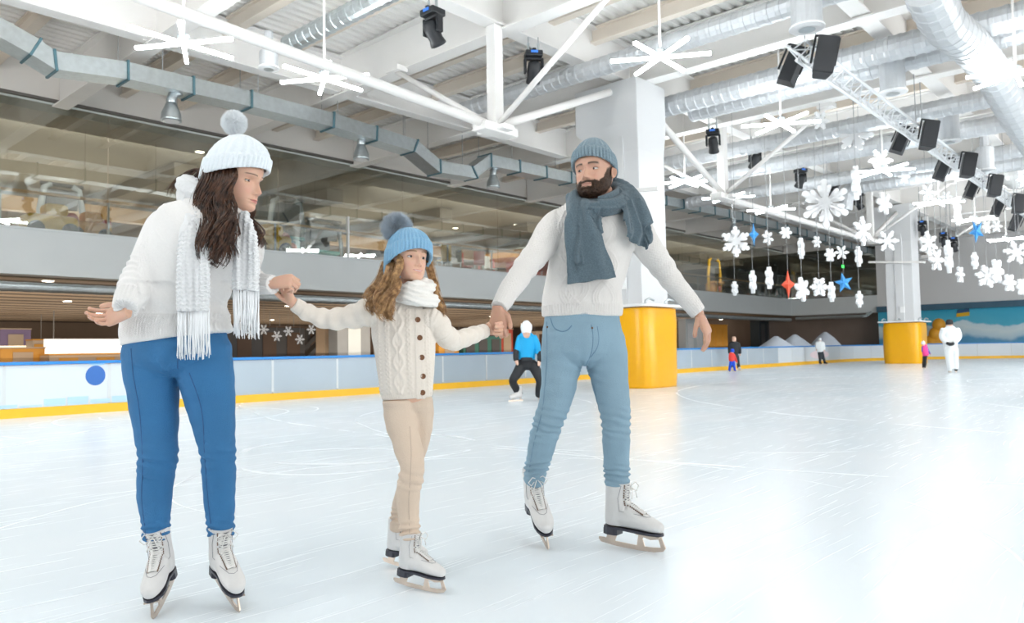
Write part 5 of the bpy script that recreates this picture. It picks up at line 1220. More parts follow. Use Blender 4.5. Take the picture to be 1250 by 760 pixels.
# head and hands
w_head = dict(skin=wskin, blush=(.78, .36, .28), lips=(.62, .22, .20), browc=(.06, .03, .02), browt=.011, brow=.9, iris=(.05, .03, .02), ears=False, gaze=(.1, 1, -.35), open=.55, lash=(.02, .01, .01), w=.93, jaw=-.05, nose=.95, lip=1.2, mouth=.095)
WM = head_matrix(W, 290.5, 218, -.04, .226, 77, 14, 0)
cov = MB(); limb(W, cov, w_torso[:-1], scale=.84); limb(W, cov, w_la[:-1], scale=.7); limb(W, cov, w_ra, scale=.7); limb(W, cov, w_leg1, scale=.8); limb(W, cov, w_leg2, scale=.8); limb(W, cov, [(217, 400, 0, 52, .6), (217, 440, 0, 52, .6)])
fine = MB(); limb(W, fine, [(262, 262, -.01, 24, 1), (268, 248, -.015, 19, 1), (275, 236, -.025, 17, 1), (281, 224, -.03, 17, 1)])
# open relaxed hand, palm up towards the camera
wr = W.P(153, 377, -.17); limb(W, fine, [(158, 368, -.15, 6.5, .8), (157, 375, -.162, 6.8, .8), (155, 380, -.17, 6.6, .8)])
hand(fine, W.P(155, 381, -.172), (-1, .30, -.22), (-.10, .95, -.35), .86, [(16, 34, 22), (24, 42, 26), (34, 46, 28), (42, 46, 28)], (30, 30, 30, 20), left=-1, spread=5)
# hand holding the girl's hand
limb(W, fine, [(324, 347, -.01, 7.5), (332, 347, -.03, 6.2, .8)])
hand(fine, W.P(331, 346, -.03), (1, -.10, .12), (.0, -.75, .65), .82, [(58, 70, 40), (60, 72, 40), (62, 72, 40), (64, 70, 40)], (40, 30, 25, 25), left=-1, spread=1)
make_body(W, wroot, w_head, WM, cov, fine)
w_hat = beanie(WM, dict(zf=.73, zb=.34, top=1.22, rx=.405, ry=.515, y0=-.075, apex=(0, -.06), cuff=.38, ribs=44, ribamp=.032, ribamp2=.045, pow=2.0, cable=True), knit_mat('white_hat_knit', (0.80, 0.86, 0.90), .02, .15), wroot)
pompom(W.P(286, 150, -.02), W.s(15), mat('white_pompom', (0.90, 0.93, 0.95), .9, noise_amt=0), w_hat, 3200, .28, 4)
whair = hair_mat('dark_brown_hair', (0.016, 0.007, 0.004), (0.115, 0.050, 0.025), .36)
hair(W, [([(267, 203, -.085), (265, 212, -.105), (260, 228, -.12), (254, 250, -.12), (253, 280, -.155), (262, 304, -.175), (268, 326, -.175)], 260, 17, 14, .0019, 10, 1.9),
         ([(280, 202, -.095), (279, 212, -.115), (277, 226, -.13), (270, 250, -.145), (272, 275, -.175), (284, 300, -.175), (268, 324, -.175)], 240, 9, 11, .0018, 10.5, 2.1),
         ([(262, 204, .0), (250, 220, -.02), (248, 245, -.02), (260, 270, -.11), (252, 290, -.155), (266, 315, -.165)], 160, 10, 9, .0018, 8, 1.9),
         ([(292, 228, .06), (300, 250, .06), (304, 270, .03), (307, 290, -.02), (310, 306, -.05)], 220, 8, 9, .0018, 8.5, 1.8),
         ([(272, 200, .05), (262, 222, .08), (262, 250, .08), (270, 280, .07)], 160, 20, 14, .0024, 3, 1),
         ([(250, 206, .04), (236, 207, .05), (222, 215, .04), (212, 228, .04), (208, 240, .03)], 60, 5, 10, .0009, 3, 1.0),
         ([(250, 206, .02), (240, 213, .03), (232, 230, .02), (228, 246, .0)], 80, 7, 9, .0011, 3, 1.0)], whair, wroot, 7)
# scarf
mb = MB(); W.bones = []
ring_tube(W, mb, 262, 247, -.01, 30, .10, 13, -8, front_drop=12, reg=3); ring_tube(W, mb, 256, 238, .01, 29, .10, 12, -13, front_drop=4, reg=3)
limb(W, mb, [(236, 222, .0, 10, .9), (228, 236, -.03, 12, .9), (233, 256, -.08, 13, .8), (240, 275, -.13, 13, .7)], register=3)
ribbon(W, mb, [(240, 262, -.12, 16, 8), (238, 290, -.165, 19, 6), (236, 325, -.175, 20, 4), (235, 355, -.17, 20.5, 4), (235, 380, -.165, 20, 3)], .024, fold=.004, fk=1.5, reg=4)
ribbon(W, mb, [(291, 262, -.10, 13, -8), (298, 290, -.13, 16, -6), (301, 320, -.135, 17, -4), (300, 354, -.13, 17, -3)], .022, fold=.004, fk=1.5, reg=5)
def wsc(ids, ang, v, r, V, N):
    h = np.zeros(len(V)); x = V[:, 0]; z = V[:, 2]
    for i, cx in ((4, W.P(236, 330).x), (5, W.P(300, 310).x)):
        u = (x - cx); ch = np.abs(((u / .021 + 20) % 1) - .5) * 2; h += np.where(ids == i, .0020 * np.cos(2 * np.pi * (z / .0150 + ch * .55)) + .0022 * np.cos(2 * np.pi * u / .021), 0)
    h += np.where(ids == 3, .0022 * np.cos(ang * 7) + .002 * fnoise(V, 25), 0); return h
w_scarf = cloth(W, wroot, mb, .0036, knit_mat('white_scarf_knit', (0.86, 0.87, 0.88), .006, .6), 'scarf', wsc, 2)
random.seed(12); fr = MB()
def fringe(x0, x1, y0, y1, dd, n):
    for k in range(n):
        for q in range(4):
            x = x0 + (x1 - x0) * (k + .5) / n + random.uniform(-1.2, 1.2); yy = y1 + random.uniform(-7, 3); dx = random.uniform(-2.5, 2.5)
            fr.tube([W.P(x, y0 - 4, dd), W.P(x + dx * .3, y0 + (yy - y0) * .35, dd - .004 + random.uniform(-.006, .006)), W.P(x + dx * .6 + math.sin(k + q) * 1.0, y0 + (yy - y0) * .7, dd + random.uniform(-.008, .008)), W.P(x + dx, yy, dd + random.uniform(-.01, .01))], [.0022, .0024, .0022, .0014], 5)
fringe(217, 256, 380, 437, -.165, 13); fringe(284, 316, 354, 412, -.13, 11)
fr.build('fringe', mat('fringe_yarn', (0.88, 0.90, 0.92), .9, noise_amt=0), w_scarf, smooth=True)
skate(W, wroot, 191, 658, 0.0, .99, (.16, -1), 12, 7)
skate(W, wroot, 269, 655, 0.0, .97, (.62, -.78), 16, 5)
# ================================================================== THE GIRL
gskin = (0.76, 0.46, 0.33)
G = Body(508, 712, 2.94)
groot = empty('person', G.o, RZ, 'girl in cream button cardigan, white snood, light blue pompom hat and beige trousers', 'person', 'family holding hands')
g_torso = [(497, 486, 0, 30.5, .62), (496, 470, 0, 33, .62), (495, 445, 0, 36, .6), (494, 420, 0, 38, .58), (492, 398, 0, 39, .56), (494, 380, 0, 36, .54), (500, 366, 0, 22, .7)]
g_la = [(472, 384, 0, 15), (452, 381, .0, 17), (427, 387, .0, 14.5), (400, 389, .0, 12.5), (380, 383, -.02, 10.5), (359, 371, -.05, 8.8)]
g_ra = [(516, 388, 0, 15), (530, 392, .0, 15.5), (542, 407, .02, 14), (553, 416, .07, 12.5), (571, 411, .15, 10.5), (592, 403.5, .24, 8.8)]
g_leg1 = [(487, 488, 0, 20, 1), (489, 510, 0, 19.5), (496, 538, -.01, 17.5), (503, 565, -.03, 15.8), (502, 583, -.03, 14.8), (498.5, 605, -.01, 14.2), (499, 630, 0, 13), (501, 646, 0, 11.8), (501, 657, 0, 11.5)]
g_leg2 = [(510, 488, .03, 18, 1), (514, 510, .06, 15.5), (510, 540, .09, 13.5), (502, 570, .13, 13), (495, 600, .20, 12), (488, 625, .26, 10.5), (485, 645, .29, 9.8)]
mb = MB(); G.bones = []
limb(G, mb, g_torso, register=0, cap=False); limb(G, mb, g_la, register=1, cap=False); limb(G, mb, g_ra, register=2, cap=False)
gpx = lambda px: G.P(px, 430).x
def gsw(ids, ang, v, r, V, N):
    h = np.zeros(len(V)); x = V[:, 0]; z = V[:, 2]; t = (ids == 0) & (N[:, 1] < .2); zh = G.P(497, 486)[2]; rib = (ids == 0) & (z < zh + .02)
    lean = (z - zh) * .03
    for c, kind in ((478, 0), (491, 1), (504, 0), (525, 2), (466, 2)):
        u = x - gpx(c) + lean
        if kind == 0: q = .0045 * plait(u, z, .006, .036, .0042)
        elif kind == 1: q = .0055 * chain(u, z, .016, .075, .0055) + .003 * chain(u, z + .01, .006, .0375, .004)
        else: q = .004 * plait(u, z, .005, .03, .0038)
        h += np.where(t & ~rib, q, 0)
    bp = np.abs(x - gpx(514) + lean * 0); h += np.where(t & (bp < .0145), .004 + .0012 * np.cos(x * 2 * np.pi / .006), 0)
    h += np.where(rib, np.clip((z - zh + .006) / .015, 0, 1) * .002 * np.cos(ang * r * 2 * np.pi / .012), 0)
    arm = ids > 0; vm = np.where(ids == 1, max(b[5] for b in G.bones if b[6] == 1), max(b[5] for b in G.bones if b[6] == 2)); cf = arm & (v > vm - .035)
    h += np.where(cf, .0012 * np.cos(ang * .03 * 2 * np.pi / .008), 0) + np.where(arm & ~cf, .0035 * np.sin(v * 2 * np.pi / .06 + 1.8 * np.sin(ang)) + .004 * fnoise(V, 14), 0)
    h += np.where(ids == 0, .003 * fnoise(V, 10), 0); return h
G_KN = knit_mat('cream_cardigan_knit', (0.92, 0.84, 0.75), .005, .5)
g_card = cloth(G, groot, mb, .0034, G_KN, 'cardigan', gsw, 5)
bv = bvh_of(g_card); btm = mat('wood_button', (0.20, 0.09, 0.04), .45, noise_scale=80, noise_amt=.3)
for px, py in ((510, 390), (512.5, 412), (515, 436), (516.5, 459), (516, 479)):
    h = hit(G, bv, px, py, .002)
    if h: Mx = Matrix.Rotation(R(90), 3, 'X'); MB().lathe([(.0095, -.002), (.0105, 0), (.010, .0025), (.007, .0015), (.0065, .001)], h, 20, Mx).build('button', btm, g_card, smooth=False)
mb = MB(); G.bones = []
limb(G, mb, [(497, 478, .02, 28, .62), (497, 496, .02, 29.5, .62)], register=0); limb(G, mb, g_leg1, register=1, cap=False); limb(G, mb, g_leg2, register=2, cap=False)
beige = mat('beige_trouser', (0.66, 0.53, 0.42), .85, noise_scale=9, noise_amt=.06, bump=.3, bump_scale=240)
k1 = G.P(502, 584); k2 = G.P(500, 578, .13); a1 = G.P(500, 645); a2 = G.P(486, 632, .27)
g_tr = cloth(G, groot, mb, .0045, beige, 'trousers', jeans_h(G, [(k1.x, k1.z, .04)], [(a1.x, a1.z, .03), (a2.x, a2.z, .02)], .005), 4)
bv = bvh_of(g_tr); mb = MB()
for ln in ([(500, 520), (502, 550), (501, 580), (499, 610), (500, 650)],):
    pts = surf_line(G, bv, ln, 1); mb.tube(pts, .0012, 6) if len(pts) > 3 else None
mb.build('seams', mat('beige_seam', (.48, .37, .29), .8), g_tr, smooth=True)
g_head = dict(skin=gskin, blush=(.85, .42, .33), lips=(.72, .30, .27), browc=(.30, .17, .09), browt=.014, brow=.85, iris=(.06, .035, .02), ears=False, gaze=(-.15, 1, .0), open=.9, lash=(.06, .03, .02), w=.98, jaw=.04, nose=.72, lip=.9, smile=.9, teeth=True, mouth=.11)
GM = head_matrix(G, 500.5, 315.5, -.02, .186, 36, -1, -4)
cov = MB(); limb(G, cov, g_torso[:-1], scale=.82); limb(G, cov, g_la[:-1], scale=.68); limb(G, cov, g_ra[:-1], scale=.68); limb(G, cov, g_leg1, scale=.78); limb(G, cov, g_leg2, scale=.78); limb(G, cov, [(497, 478, .02, 22, .6), (497, 496, .02, 23, .6)])
fine = MB(); limb(G, fine, [(498, 372, 0, 15, 1), (499, 355, 0, 12, 1), (501, 338, 0, 12, 1)])
limb(G, fine, [(364, 374, -.04, 7), (358, 370, -.05, 6.6), (355, 366, -.05, 6.6)])
hand(fine, G.P(355, 369, -.055), (-.32, -.05, 1), (.55, .75, .2), .76, [(55, 72, 45), (58, 75, 45), (60, 75, 45), (62, 75, 45)], (35, 25, 30, 20), left=1, spread=2)
limb(G, fine, [(585, 407, .22, 7), (594, 403, .245, 6.2, .8)])
hand(fine, G.P(592, 402, .245), (1, -.02, .06), (.0, 1, .05), .76, [(80, 52, 20), (82, 54, 20), (84, 56, 20), (86, 58, 20)], (30, -35, 10, 5), left=1, spread=3)
make_body(G, groot, g_head, GM, cov, fine)
g_hat = beanie(GM, dict(zf=.645, zb=.08, top=1.18, rx=.435, ry=.54, y0=-.08, apex=(0, -.18), cuff=.44, ribs=38, ribamp=.035, ribamp2=.045, pow=2.5), knit_mat('light_blue_hat_knit', (0.25, 0.47, 0.67), .02, .2), groot)
pompom(G.P(484, 277, .02), G.s(16.5), mat('blue_grey_fur', (0.50, 0.56, 0.62), .9, noise_scale=30, noise_amt=.4), g_hat, 4200, .45, 6, gravity=.15)
ghair = hair_mat('blonde_hair', (0.22, 0.105, 0.04), (0.60, 0.36, 0.16))
hair(G, [([(481, 317, -.03), (477, 334, -.075), (471, 352, -.08), (464, 368, -.12), (468, 380, -.14), (476, 393, -.145)], 240, 8, 10, .0014, 4.5, 1.9),
         ([(474, 320, .04), (467, 340, .02), (457, 357, .0), (452, 370, -.05), (462, 384, -.09)], 200, 7, 8, .0014, 4, 1.7),
         ([(489, 309, -.06), (488, 320, -.085), (486, 334, -.10), (482, 348, -.11), (473, 366, -.14), (478, 388, -.15)], 200, 4, 7, .0013, 4.5, 1.9),
         ([(522, 318, .04), (527, 338, .04), (532, 356, .03), (534, 372, .01), (538, 388, -.02)], 180, 5, 6, .0013, 3, 1.4),
         ([(474, 325, .05), (462, 346, .05), (448, 366, .03)], 60, 6, 10, .0008, 2, 1)], ghair, groot, 11)
# snood
mb = MB(); G.bones = []
ring_tube(G, mb, 503, 348, .0, 15, .07, 7, 3, front_drop=2, reg=3); ring_tube(G, mb, 505, 355, .0, 20, .085, 7.5, 5, front_drop=3, reg=3); ring_tube(G, mb, 507, 362, .0, 22, .095, 7.5, -4, front_drop=4, reg=3); ring_tube(G, mb, 508, 368, -.01, 18, .10, 7.5, -5, front_drop=6, reg=3)
def gsn(ids, ang, v, r, V, N): return .0026 * np.sin(V[:, 2] * 300 + V[:, 0] * 60 + 2.5 * np.sin(V[:, 0] * 30)) + .003 * fnoise(V, 18)
cloth(G, groot, mb, .0035, knit_mat('white_snood_knit', (0.88, 0.86, 0.82), .004, .25), 'snood', gsn, 4)
skate(G, groot, 501, 658, 0.0, .80, (.88, -.48), 4, 0)
skate(G, groot, 485, 645, .29, .78, (.86, -.5), 4, 0)
# ================================================================== THE MAN
mskin = (0.62, 0.36, 0.26)
A = Body(705, 665, 3.49)
aroot = empty('person', A.o, RZ, 'bearded man in white sweater, grey scarf, grey knit cap and pale blue jeans', 'person', 'family holding hands')
m_torso = [(711, 386, 0, 49, .60), (711, 370, 0, 50, .62), (713, 345, 0, 47, .62), (719, 318, 0, 48.5, .6), (724, 290, 0, 52, .56), (727, 268, 0, 50, .5), (731, 252, 0, 28, .7)]
m_la = [(698, 272, 0, 18), (680, 276, 0, 19.5), (662, 300, -.06, 17), (643, 325, -.14, 15.5), (625, 350, -.22, 13.5), (609, 376, -.308, 11)]
m_ra = [(758, 274, 0, 18), (775, 278, 0, 19), (790, 300, .02, 17), (812, 331, .04, 14.5), (834, 359, .02, 12), (853, 382, .0, 10)]
m_leg1 = [(689, 404, 0, 25, .95), (687, 425, 0, 27), (684, 455, -.01, 23.5), (678, 490, -.04, 19.5), (669, 515, -.04, 18), (661, 545, .0, 16.5), (655, 570, .05, 14), (651, 588, .08, 12.5)]
m_leg2 = [(733, 404, 0, 25, .95), (738, 425, 0, 27), (743, 455, -.01, 24), (749, 490, -.05, 20), (752, 515, -.06, 17.8), (752, 545, -.04, 16.5), (753, 572, .0, 15.5), (753, 593, .0, 14.5)]
mb = MB(); A.bones = []
limb(A, mb, m_torso, register=0, cap=False); limb(A, mb, m_la, register=1, cap=False); limb(A, mb, m_ra, register=2, cap=False)
def msw(ids, ang, v, r, V, N):
    h = np.zeros(len(V)); x = V[:, 0]; z = V[:, 2]; zh = A.P(711, 386)[2]; t = ids == 0; fr = t & (N[:, 1] < .2); rib = t & (z < zh + .05)
    h += np.where(rib, np.clip((z - zh + .006) / .02, 0, 1) * .003 * np.cos(ang * r * 2 * np.pi / .016), 0)
    for c, a_, p_, ph in ((735, .045, .30, 0.0), (700, .045, .30, .1), (690, .02, .2, 0)):
        u = x - A.P(c, 330).x; s = a_ * np.sin(2 * np.pi * (z + ph) / p_)
        for off in (-.012, 0, .012): h += np.where(fr & ~rib, .0045 * np.exp(-((u - s - off) / .0036) ** 2) + .0045 * np.exp(-((u + s - off) / .0036) ** 2), 0)
    arm = ids > 0; vm = np.where(ids == 1, max(b[5] for b in A.bones if b[6] == 1), max(b[5] for b in A.bones if b[6] == 2)); cf = arm & (v > vm - .07)
    h += np.where(cf, .0018 * np.cos(ang * .042 * 2 * np.pi / .011), 0)
    h += np.where(arm & ~cf, .0022 * np.sin(ang * r * 2 * np.pi / .016) * np.sin(v * 2 * np.pi / .016), 0)
    h += np.where(arm, .006 * fnoise(V, 10) + .003 * np.sin(v * 2 * np.pi / .07 + 2 * np.sin(ang)) * np.exp(-((v - vm * .55) / .08) ** 2), .005 * fnoise(V, 7)); return h
M_KN = knit_mat('white_sweater_knit', (0.87, 0.84, 0.81), .006, .55)
a_sw = cloth(A, aroot, mb, .0045, M_KN, 'sweater', msw, 6)
mb = MB(); A.bones = []
limb(A, mb, [(711, 378, 0, 45, .62), (711, 395, 0, 47, .64), (711, 412, 0, 50, .66), (711, 430, 0, 50, .64)], register=0); limb(A, mb, m_leg1, register=1, cap=False); limb(A, mb, m_leg2, register=2, cap=False)
denim_m = mat('pale_denim', (0.235, 0.36, 0.45), .8, noise_scale=6, noise_amt=.16, bump=.35, bump_scale=240)
k1 = A.P(670, 515); k2 = A.P(752, 515); a1 = A.P(654, 572); a2 = A.P(753, 578); cr = A.P(713, 448)
a_j = cloth(A, aroot, mb, .005, denim_m, 'jeans', jeans_h(A, [(k1.x, k1.z, .06), (k2.x, k2.z, .06)], [(a1.x, a1.z, .035), (a2.x, a2.z, .035)], .0075, cr), 4)
bv = bvh_of(a_j); mb = MB(); stm2 = mat('pale_denim_seam', (.13, .24, .34), .8)
for ln in ([(667, 392), (668, 430), (666, 460), (662, 500), (652, 540), (645, 580)], [(714, 450), (724, 470), (731, 500), (736, 540), (738, 585)], [(722, 396), (724, 412), (722, 430), (714, 448)], [(729, 398), (731, 412), (729, 424), (721, 436)]):
    pts = surf_line(A, bv, ln, 1); mb.tube(pts, .0018, 6) if len(pts) > 3 else None
mb.build('seams', stm2, a_j, smooth=True)
mb = MB(); pts = surf_line(A, bv, [(672, 388), (676, 399), (684, 404), (692, 403), (698, 397)], 1); mb.tube(pts, .0024, 6) if len(pts) > 3 else None
mb.build('pocket', stm2, a_j, smooth=True)
for q in ((668, 399), (723, 400)):
    h = hit(A, bv, *q, .002)
    if h: MB().ball(h, .005, 10).build('rivet', eyem, a_j, smooth=True)
a_head = dict(skin=mskin, blush=(.62, .30, .22), lips=(.48, .24, .20), browc=(.045, .025, .016), browt=.021, brow=1.0, iris=(.05, .035, .03), gaze=(.42, 1, -.02), open=.72, lash=(.03, .02, .015), beard=True, browz=.583, beardc=(.055, .032, .020), w=1.02, jaw=.14, nose=1.12, lip=.8, mouth=.095, handc=(.60, .34, .24))
AM = head_matrix(A, 725, 211, -.03, .246, -30, -2, 3)
cov = MB(); limb(A, cov, m_torso[:-1], scale=.84); limb(A, cov, m_la[:-1], scale=.7); limb(A, cov, m_ra[:-1], scale=.7); limb(A, cov, m_leg1, scale=.8); limb(A, cov, m_leg2, scale=.8); limb(A, cov, [(711, 385, 0, 38, .6), (711, 425, 0, 40, .6)])
fine = MB(); limb(A, fine, [(732, 268, 0, 20, 1), (732, 250, 0, 17, 1), (731, 232, 0, 16.5, 1)])
limb(A, fine, [(616, 363, -.265, 6.4, .9), (609, 377, -.303, 6.6, .7), (608, 381, -.313, 6.4, .6)])
hand(fine, A.P(608, 376, -.305), (-.03, -.08, -1), (-.15, -1, .0), .98, [(48, 58, 40), (50, 60, 42), (52, 60, 42), (54, 62, 42)], (48, -20, 30, 10), left=-1, spread=1)
limb(A, fine, [(848, 376, .0, 6.6), (854, 384, -.0, 6.2)])
hand(fine, A.P(854, 384, -.0), (.42, -.05, -1), (.75, -.60, .25), .98, [(18, 24, 18), (20, 28, 20), (24, 32, 20), (28, 34, 22)], (34, 30, 20, 15), left=1, spread=5)
a_body, bd = make_body(A, aroot, a_head, AM, cov, fine)
# short beard hairs over the coloured jaw
Vh, bm_ = bd; rng = np.random.RandomState(3); idx = np.where(bm_ > .5)[0]; idx = idx[rng.randint(0, len(idx), 6500)]; Vw = xf(AM, Vh[idx]); ctr = np.array(AM @ Vector((0, .02, .38))); vs = []; fs = []
for p in Vw:
    d = Vector(p - ctr).normalized() * .7 + Vector((0, 0, -.65)) + Vector(rng.normal(size=3)) * .22; d.normalize(); s, u = basis(d); k = len(vs); p = Vector(p); L = .006 + .006 * rng.rand()
    vs += [p + s * .0006, p - s * .0006, p + d * L + u * .0003]; fs.append((k, k + 1, k + 2))
MB().add(vs, fs).build('beard', hair_mat('beard_hair', (.030, .017, .011), (.10, .055, .032)), aroot)
hair(A, [([(746, 203, -.03), (746, 209, -.04), (745, 214, -.045)], 60, 3, 2, .0009, .3, 1)], MATS.get('none') or hair_mat('short_brown_hair', (.03, .018, .012), (.10, .055, .03)), aroot, 5)
grey_kn = knit_mat('grey_cap_knit', (0.22, 0.30, 0.35), .02, .3, .2)
beanie(AM, dict(zf=.71, zb=.40, top=1.20, rx=.375, ry=.46, y0=-.05, apex=(-.0, -.10), cuff=.42, ribs=40, ribamp=.04, ribamp2=.05, pow=1.55, cable=True), grey_kn, aroot, 'knit_cap')
# scarf
mb = MB(); A.bones = []
ring_tube(A, mb, 732, 252, .0, 30, .115, 12, -4, front_drop=12, reg=3); ring_tube(A, mb, 732, 245, .01, 30, .12, 10, 2, front_drop=9, reg=3); ring_tube(A, mb, 729, 240, .01, 25, .10, 8, 4, front_drop=9, reg=3)
limb(A, mb, [(744, 226, .06, 10, .8), (762, 234, .02, 13, .7), (776, 256, -.06, 15, .5), (784, 276, -.09, 17, .35)], register=3)
ribbon(A, mb, [(714, 252, -.11, 18, 0), (712, 275, -.145, 22, 0), (716, 305, -.155, 25, 0), (721, 330, -.155, 29, 0), (723, 343, -.155, 31, 0)], .022, fold=.007, fk=1.6, reg=4)
ribbon(A, mb, [(768, 244, -.06, 14, 10), (776, 265, -.10, 17, 20), (780, 284, -.115, 19, 25), (776, 297, -.12, 17, 25)], .016, fold=.012, fk=2.4, reg=4)
limb(A, mb, [(700, 238, -.05, 9, .8), (702, 258, -.10, 12, .7), (703, 285, -.14, 11, .5), (704, 320, -.16, 9, .4)], register=3)
def msc(ids, ang, v, r, V, N):
    n1 = fnoise(V, 9); x = V[:, 0]; z = V[:, 2]
    h = np.where(ids == 3, .006 * np.sin(ang * 3 + v * 16 + n1 * 2), .005 * np.sin(x * 75 + z * 14 + n1 * 2) * np.clip((z - A.P(715, 345).z) * 6 + .35, 0, 1)); return h + .004 * n1
cloth(A, aroot, mb, .004, knit_mat('slate_scarf_wool', (0.105, 0.150, 0.180), .0045, .4, .45), 'scarf', msc, 3)
skate(A, aroot, 651, 590, .08, 1.13, (.22, -1), 22, 6)
skate(A, aroot, 754, 595, 0.0, 1.11, (.80, -.60), 2, 0)
# ================================================================== BACKGROUND SKATERS
def simple_mesh(B, parent, specs, voxel, material, name, smooth=3):
    mb = MB()
    for st in specs: limb(B, mb, st, cap=True, n=16)
    me = remesh(mb, voxel, smooth); return link_mesh(name, me, material, parent, smooth=True)
def skater(px, py, D, label, parts, head, skin=(.70, .45, .34), blades=(), group='skaters in the distance', k=1.0):
    B = Body(px, py, D); B.o.z = 0; root = empty('person', B.o, RZ, label, 'person', group)
    sk = mat('skin_far_%d' % int(skin[0] * 100), skin, .5)
    # continuous body under the clothes: all limbs slimmer, with head, neck, hands
    mb = MB()
    for nm, sts, mt in parts:
        if nm in ('hat', 'helmet', 'hood', 'gloves', 'knee_pad', 'print'): continue
        for st in sts: limb(B, mb, [(a[0], a[1], a[2], a[3] * .6, a[4] if len(a) > 4 else 1.0) for a in st], n=14, cap=False)
    for st in head: limb(B, mb, st, n=16)
    me = remesh(mb, max(.008, D * .0009), 2); link_mesh('body', me, sk, root, smooth=True)
    for nm, sts, mt in parts: simple_mesh(B, root, sts, max(.009, D * .0009), mt, nm, 2)
    for bx, by, dd, S, hd, bt in blades:
        boot = MB(); o = B.P(bx, by, dd); o.z = 0; hd = Vector((hd[0], hd[1], 0)).normalized(); sd = Vector((hd.y, -hd.x, 0))
        T = lambda a, b, c: o + hd * (a * S) + sd * (b * S) + Vector((0, 0, c * S))
        boot.tube([T(-.02, 0, .24), T(-.01, 0, .16), T(-.01, 0, .09)], [.05 * S, .052 * S, .05 * S], 12); boot.tube([T(-.05, 0, .09), T(.04, 0, .09), T(.12, 0, .075), T(.18, 0, .07)], [.045 * S, .05 * S, .042 * S, .025 * S], 12)
        bo = link_mesh('ice_skate', remesh(boot, .008, 3), bt, root, smooth=True)
        MB().beam(T(-.09, 0, .012), T(.2, 0, .012), .008, .022).beam(T(-.04, 0, .02), T(-.04, 0, .05), .02, .02).beam(T(.12, 0, .02), T(.12, 0, .05), .02, .02).build('blade', bladem, bo)
    return B, root
cyan = mat('cyan_jersey', (0.0, 0.36, 0.72), .6, noise_amt=.04); blk = mat('black_cloth', (.014, .016, .02), .7, noise_amt=.1); whp = mat('white_shell', (.82, .84, .86), .4, noise_amt=.02)
B1, r1 = skater(640, 489, 13.4, 'hockey player in cyan jersey, white helmet and black trousers, bent at the knees', [
    ('jersey', [[(643, 441, 0, 9.8, .8), (643, 432, 0, 10.8, .75), (643, 418, 0, 11, .7), (644, 410, 0, 10, .65), (645, 407, 0, 6.5, .7)], [(635, 411, 0, 3.8), (632.5, 419, -.03, 3.5), (631, 427, -.06, 3.3)], [(652, 411, 0, 3.8), (656, 420, -.03, 3.5), (657.5, 431, -.06, 3.2)]], cyan),
    ('trousers', [[(643, 439, 0, 10.5, .8), (643, 447, 0, 11, .8)], [(637, 446, 0, 7), (631, 456, -.12, 6), (626, 465, -.16, 5), (630, 474, -.02, 4.6), (634, 481, .08, 4.6)], [(651, 446, 0, 7), (656, 456, -.12, 6), (659, 465, -.15, 5), (658, 474, -.02, 4.6), (658, 482, .06, 4.6)]], blk),
    ('sleeve_guard', [[(630, 428, -.06, 3.6), (629.5, 434, -.1, 3.4), (630, 439, -.13, 3.4)], [(659, 430, -.06, 3.6), (659, 440, -.1, 3.2)]], blk),
    ('helmet', [[(642.5, 405, -.05, 6.0), (642.5, 400, -.05, 7.2), (642.5, 396, -.05, 6.6), (642.5, 393, -.05, 4)]], whp),
    ('print', [[(643, 437, -.11, 7.5, .3), (643, 441, -.11, 7, .3)]], blk),
    ('knee_pad', [[(626, 463, -.2, 3.4, .6), (628, 470, -.14, 3.2, .6)]], mat('grey_pad', (.16, .17, .19), .7))],
    [[(643, 411, -.06, 4), (642.5, 404, -.06, 5.2), (642.5, 398, -.05, 5.4)], [(630, 438, -.13, 2.2), (631, 443, -.14, 2.0), (632, 445, -.15, 1.4)], [(658, 440, -.1, 2.2), (658, 446, -.12, 1.8)]],
    blades=[(633, 490, .0, 1.15, (-.75, -.65), leather), (658, 487, .3, 1.1, (.1, -1), leather)], group='skaters in the distance')
B2, r2 = skater(897, 451, 28.0, 'bald man in black standing behind a child in red and blue', [
    ('jacket', [[(896, 432, 0, 5.2, .6), (896, 424, 0, 5.8, .6), (896, 418, 0, 5.4, .6)], [(891.5, 419, 0, 2.2), (890.5, 426, 0, 2), (890.8, 431, 0, 1.8)], [(901, 419, 0, 2.2), (903, 426, 0, 2), (903.2, 431, 0, 1.8)]], blk),
    ('trousers', [[(896, 431, 0, 4.6, .7), (896, 434, 0, 4.8, .7)], [(894.5, 434, 0, 2.6), (894, 442, 0, 2.1), (893.8, 449, 0, 1.9)], [(899.5, 434, 0, 2.6), (901, 442, 0, 2.1), (902, 449, 0, 1.9)]], mat('charcoal_cloth', (.03, .04, .05), .8))],
    [[(896, 419, 0, 1.8), (896, 414, 0, 2.6), (895.8, 411.5, 0, 2.3)], [(903.2, 431, 0, 1.2), (903.4, 434, 0, .9)]], blades=[(893.8, 451, 0, .95, (0, -1), leather), (902, 451, 0, .95, (.1, -1), leather)])
redc = mat('red_coat', (.75, .05, .04), .6); bluec = mat('royal_blue', (.0, .07, .65), .6)
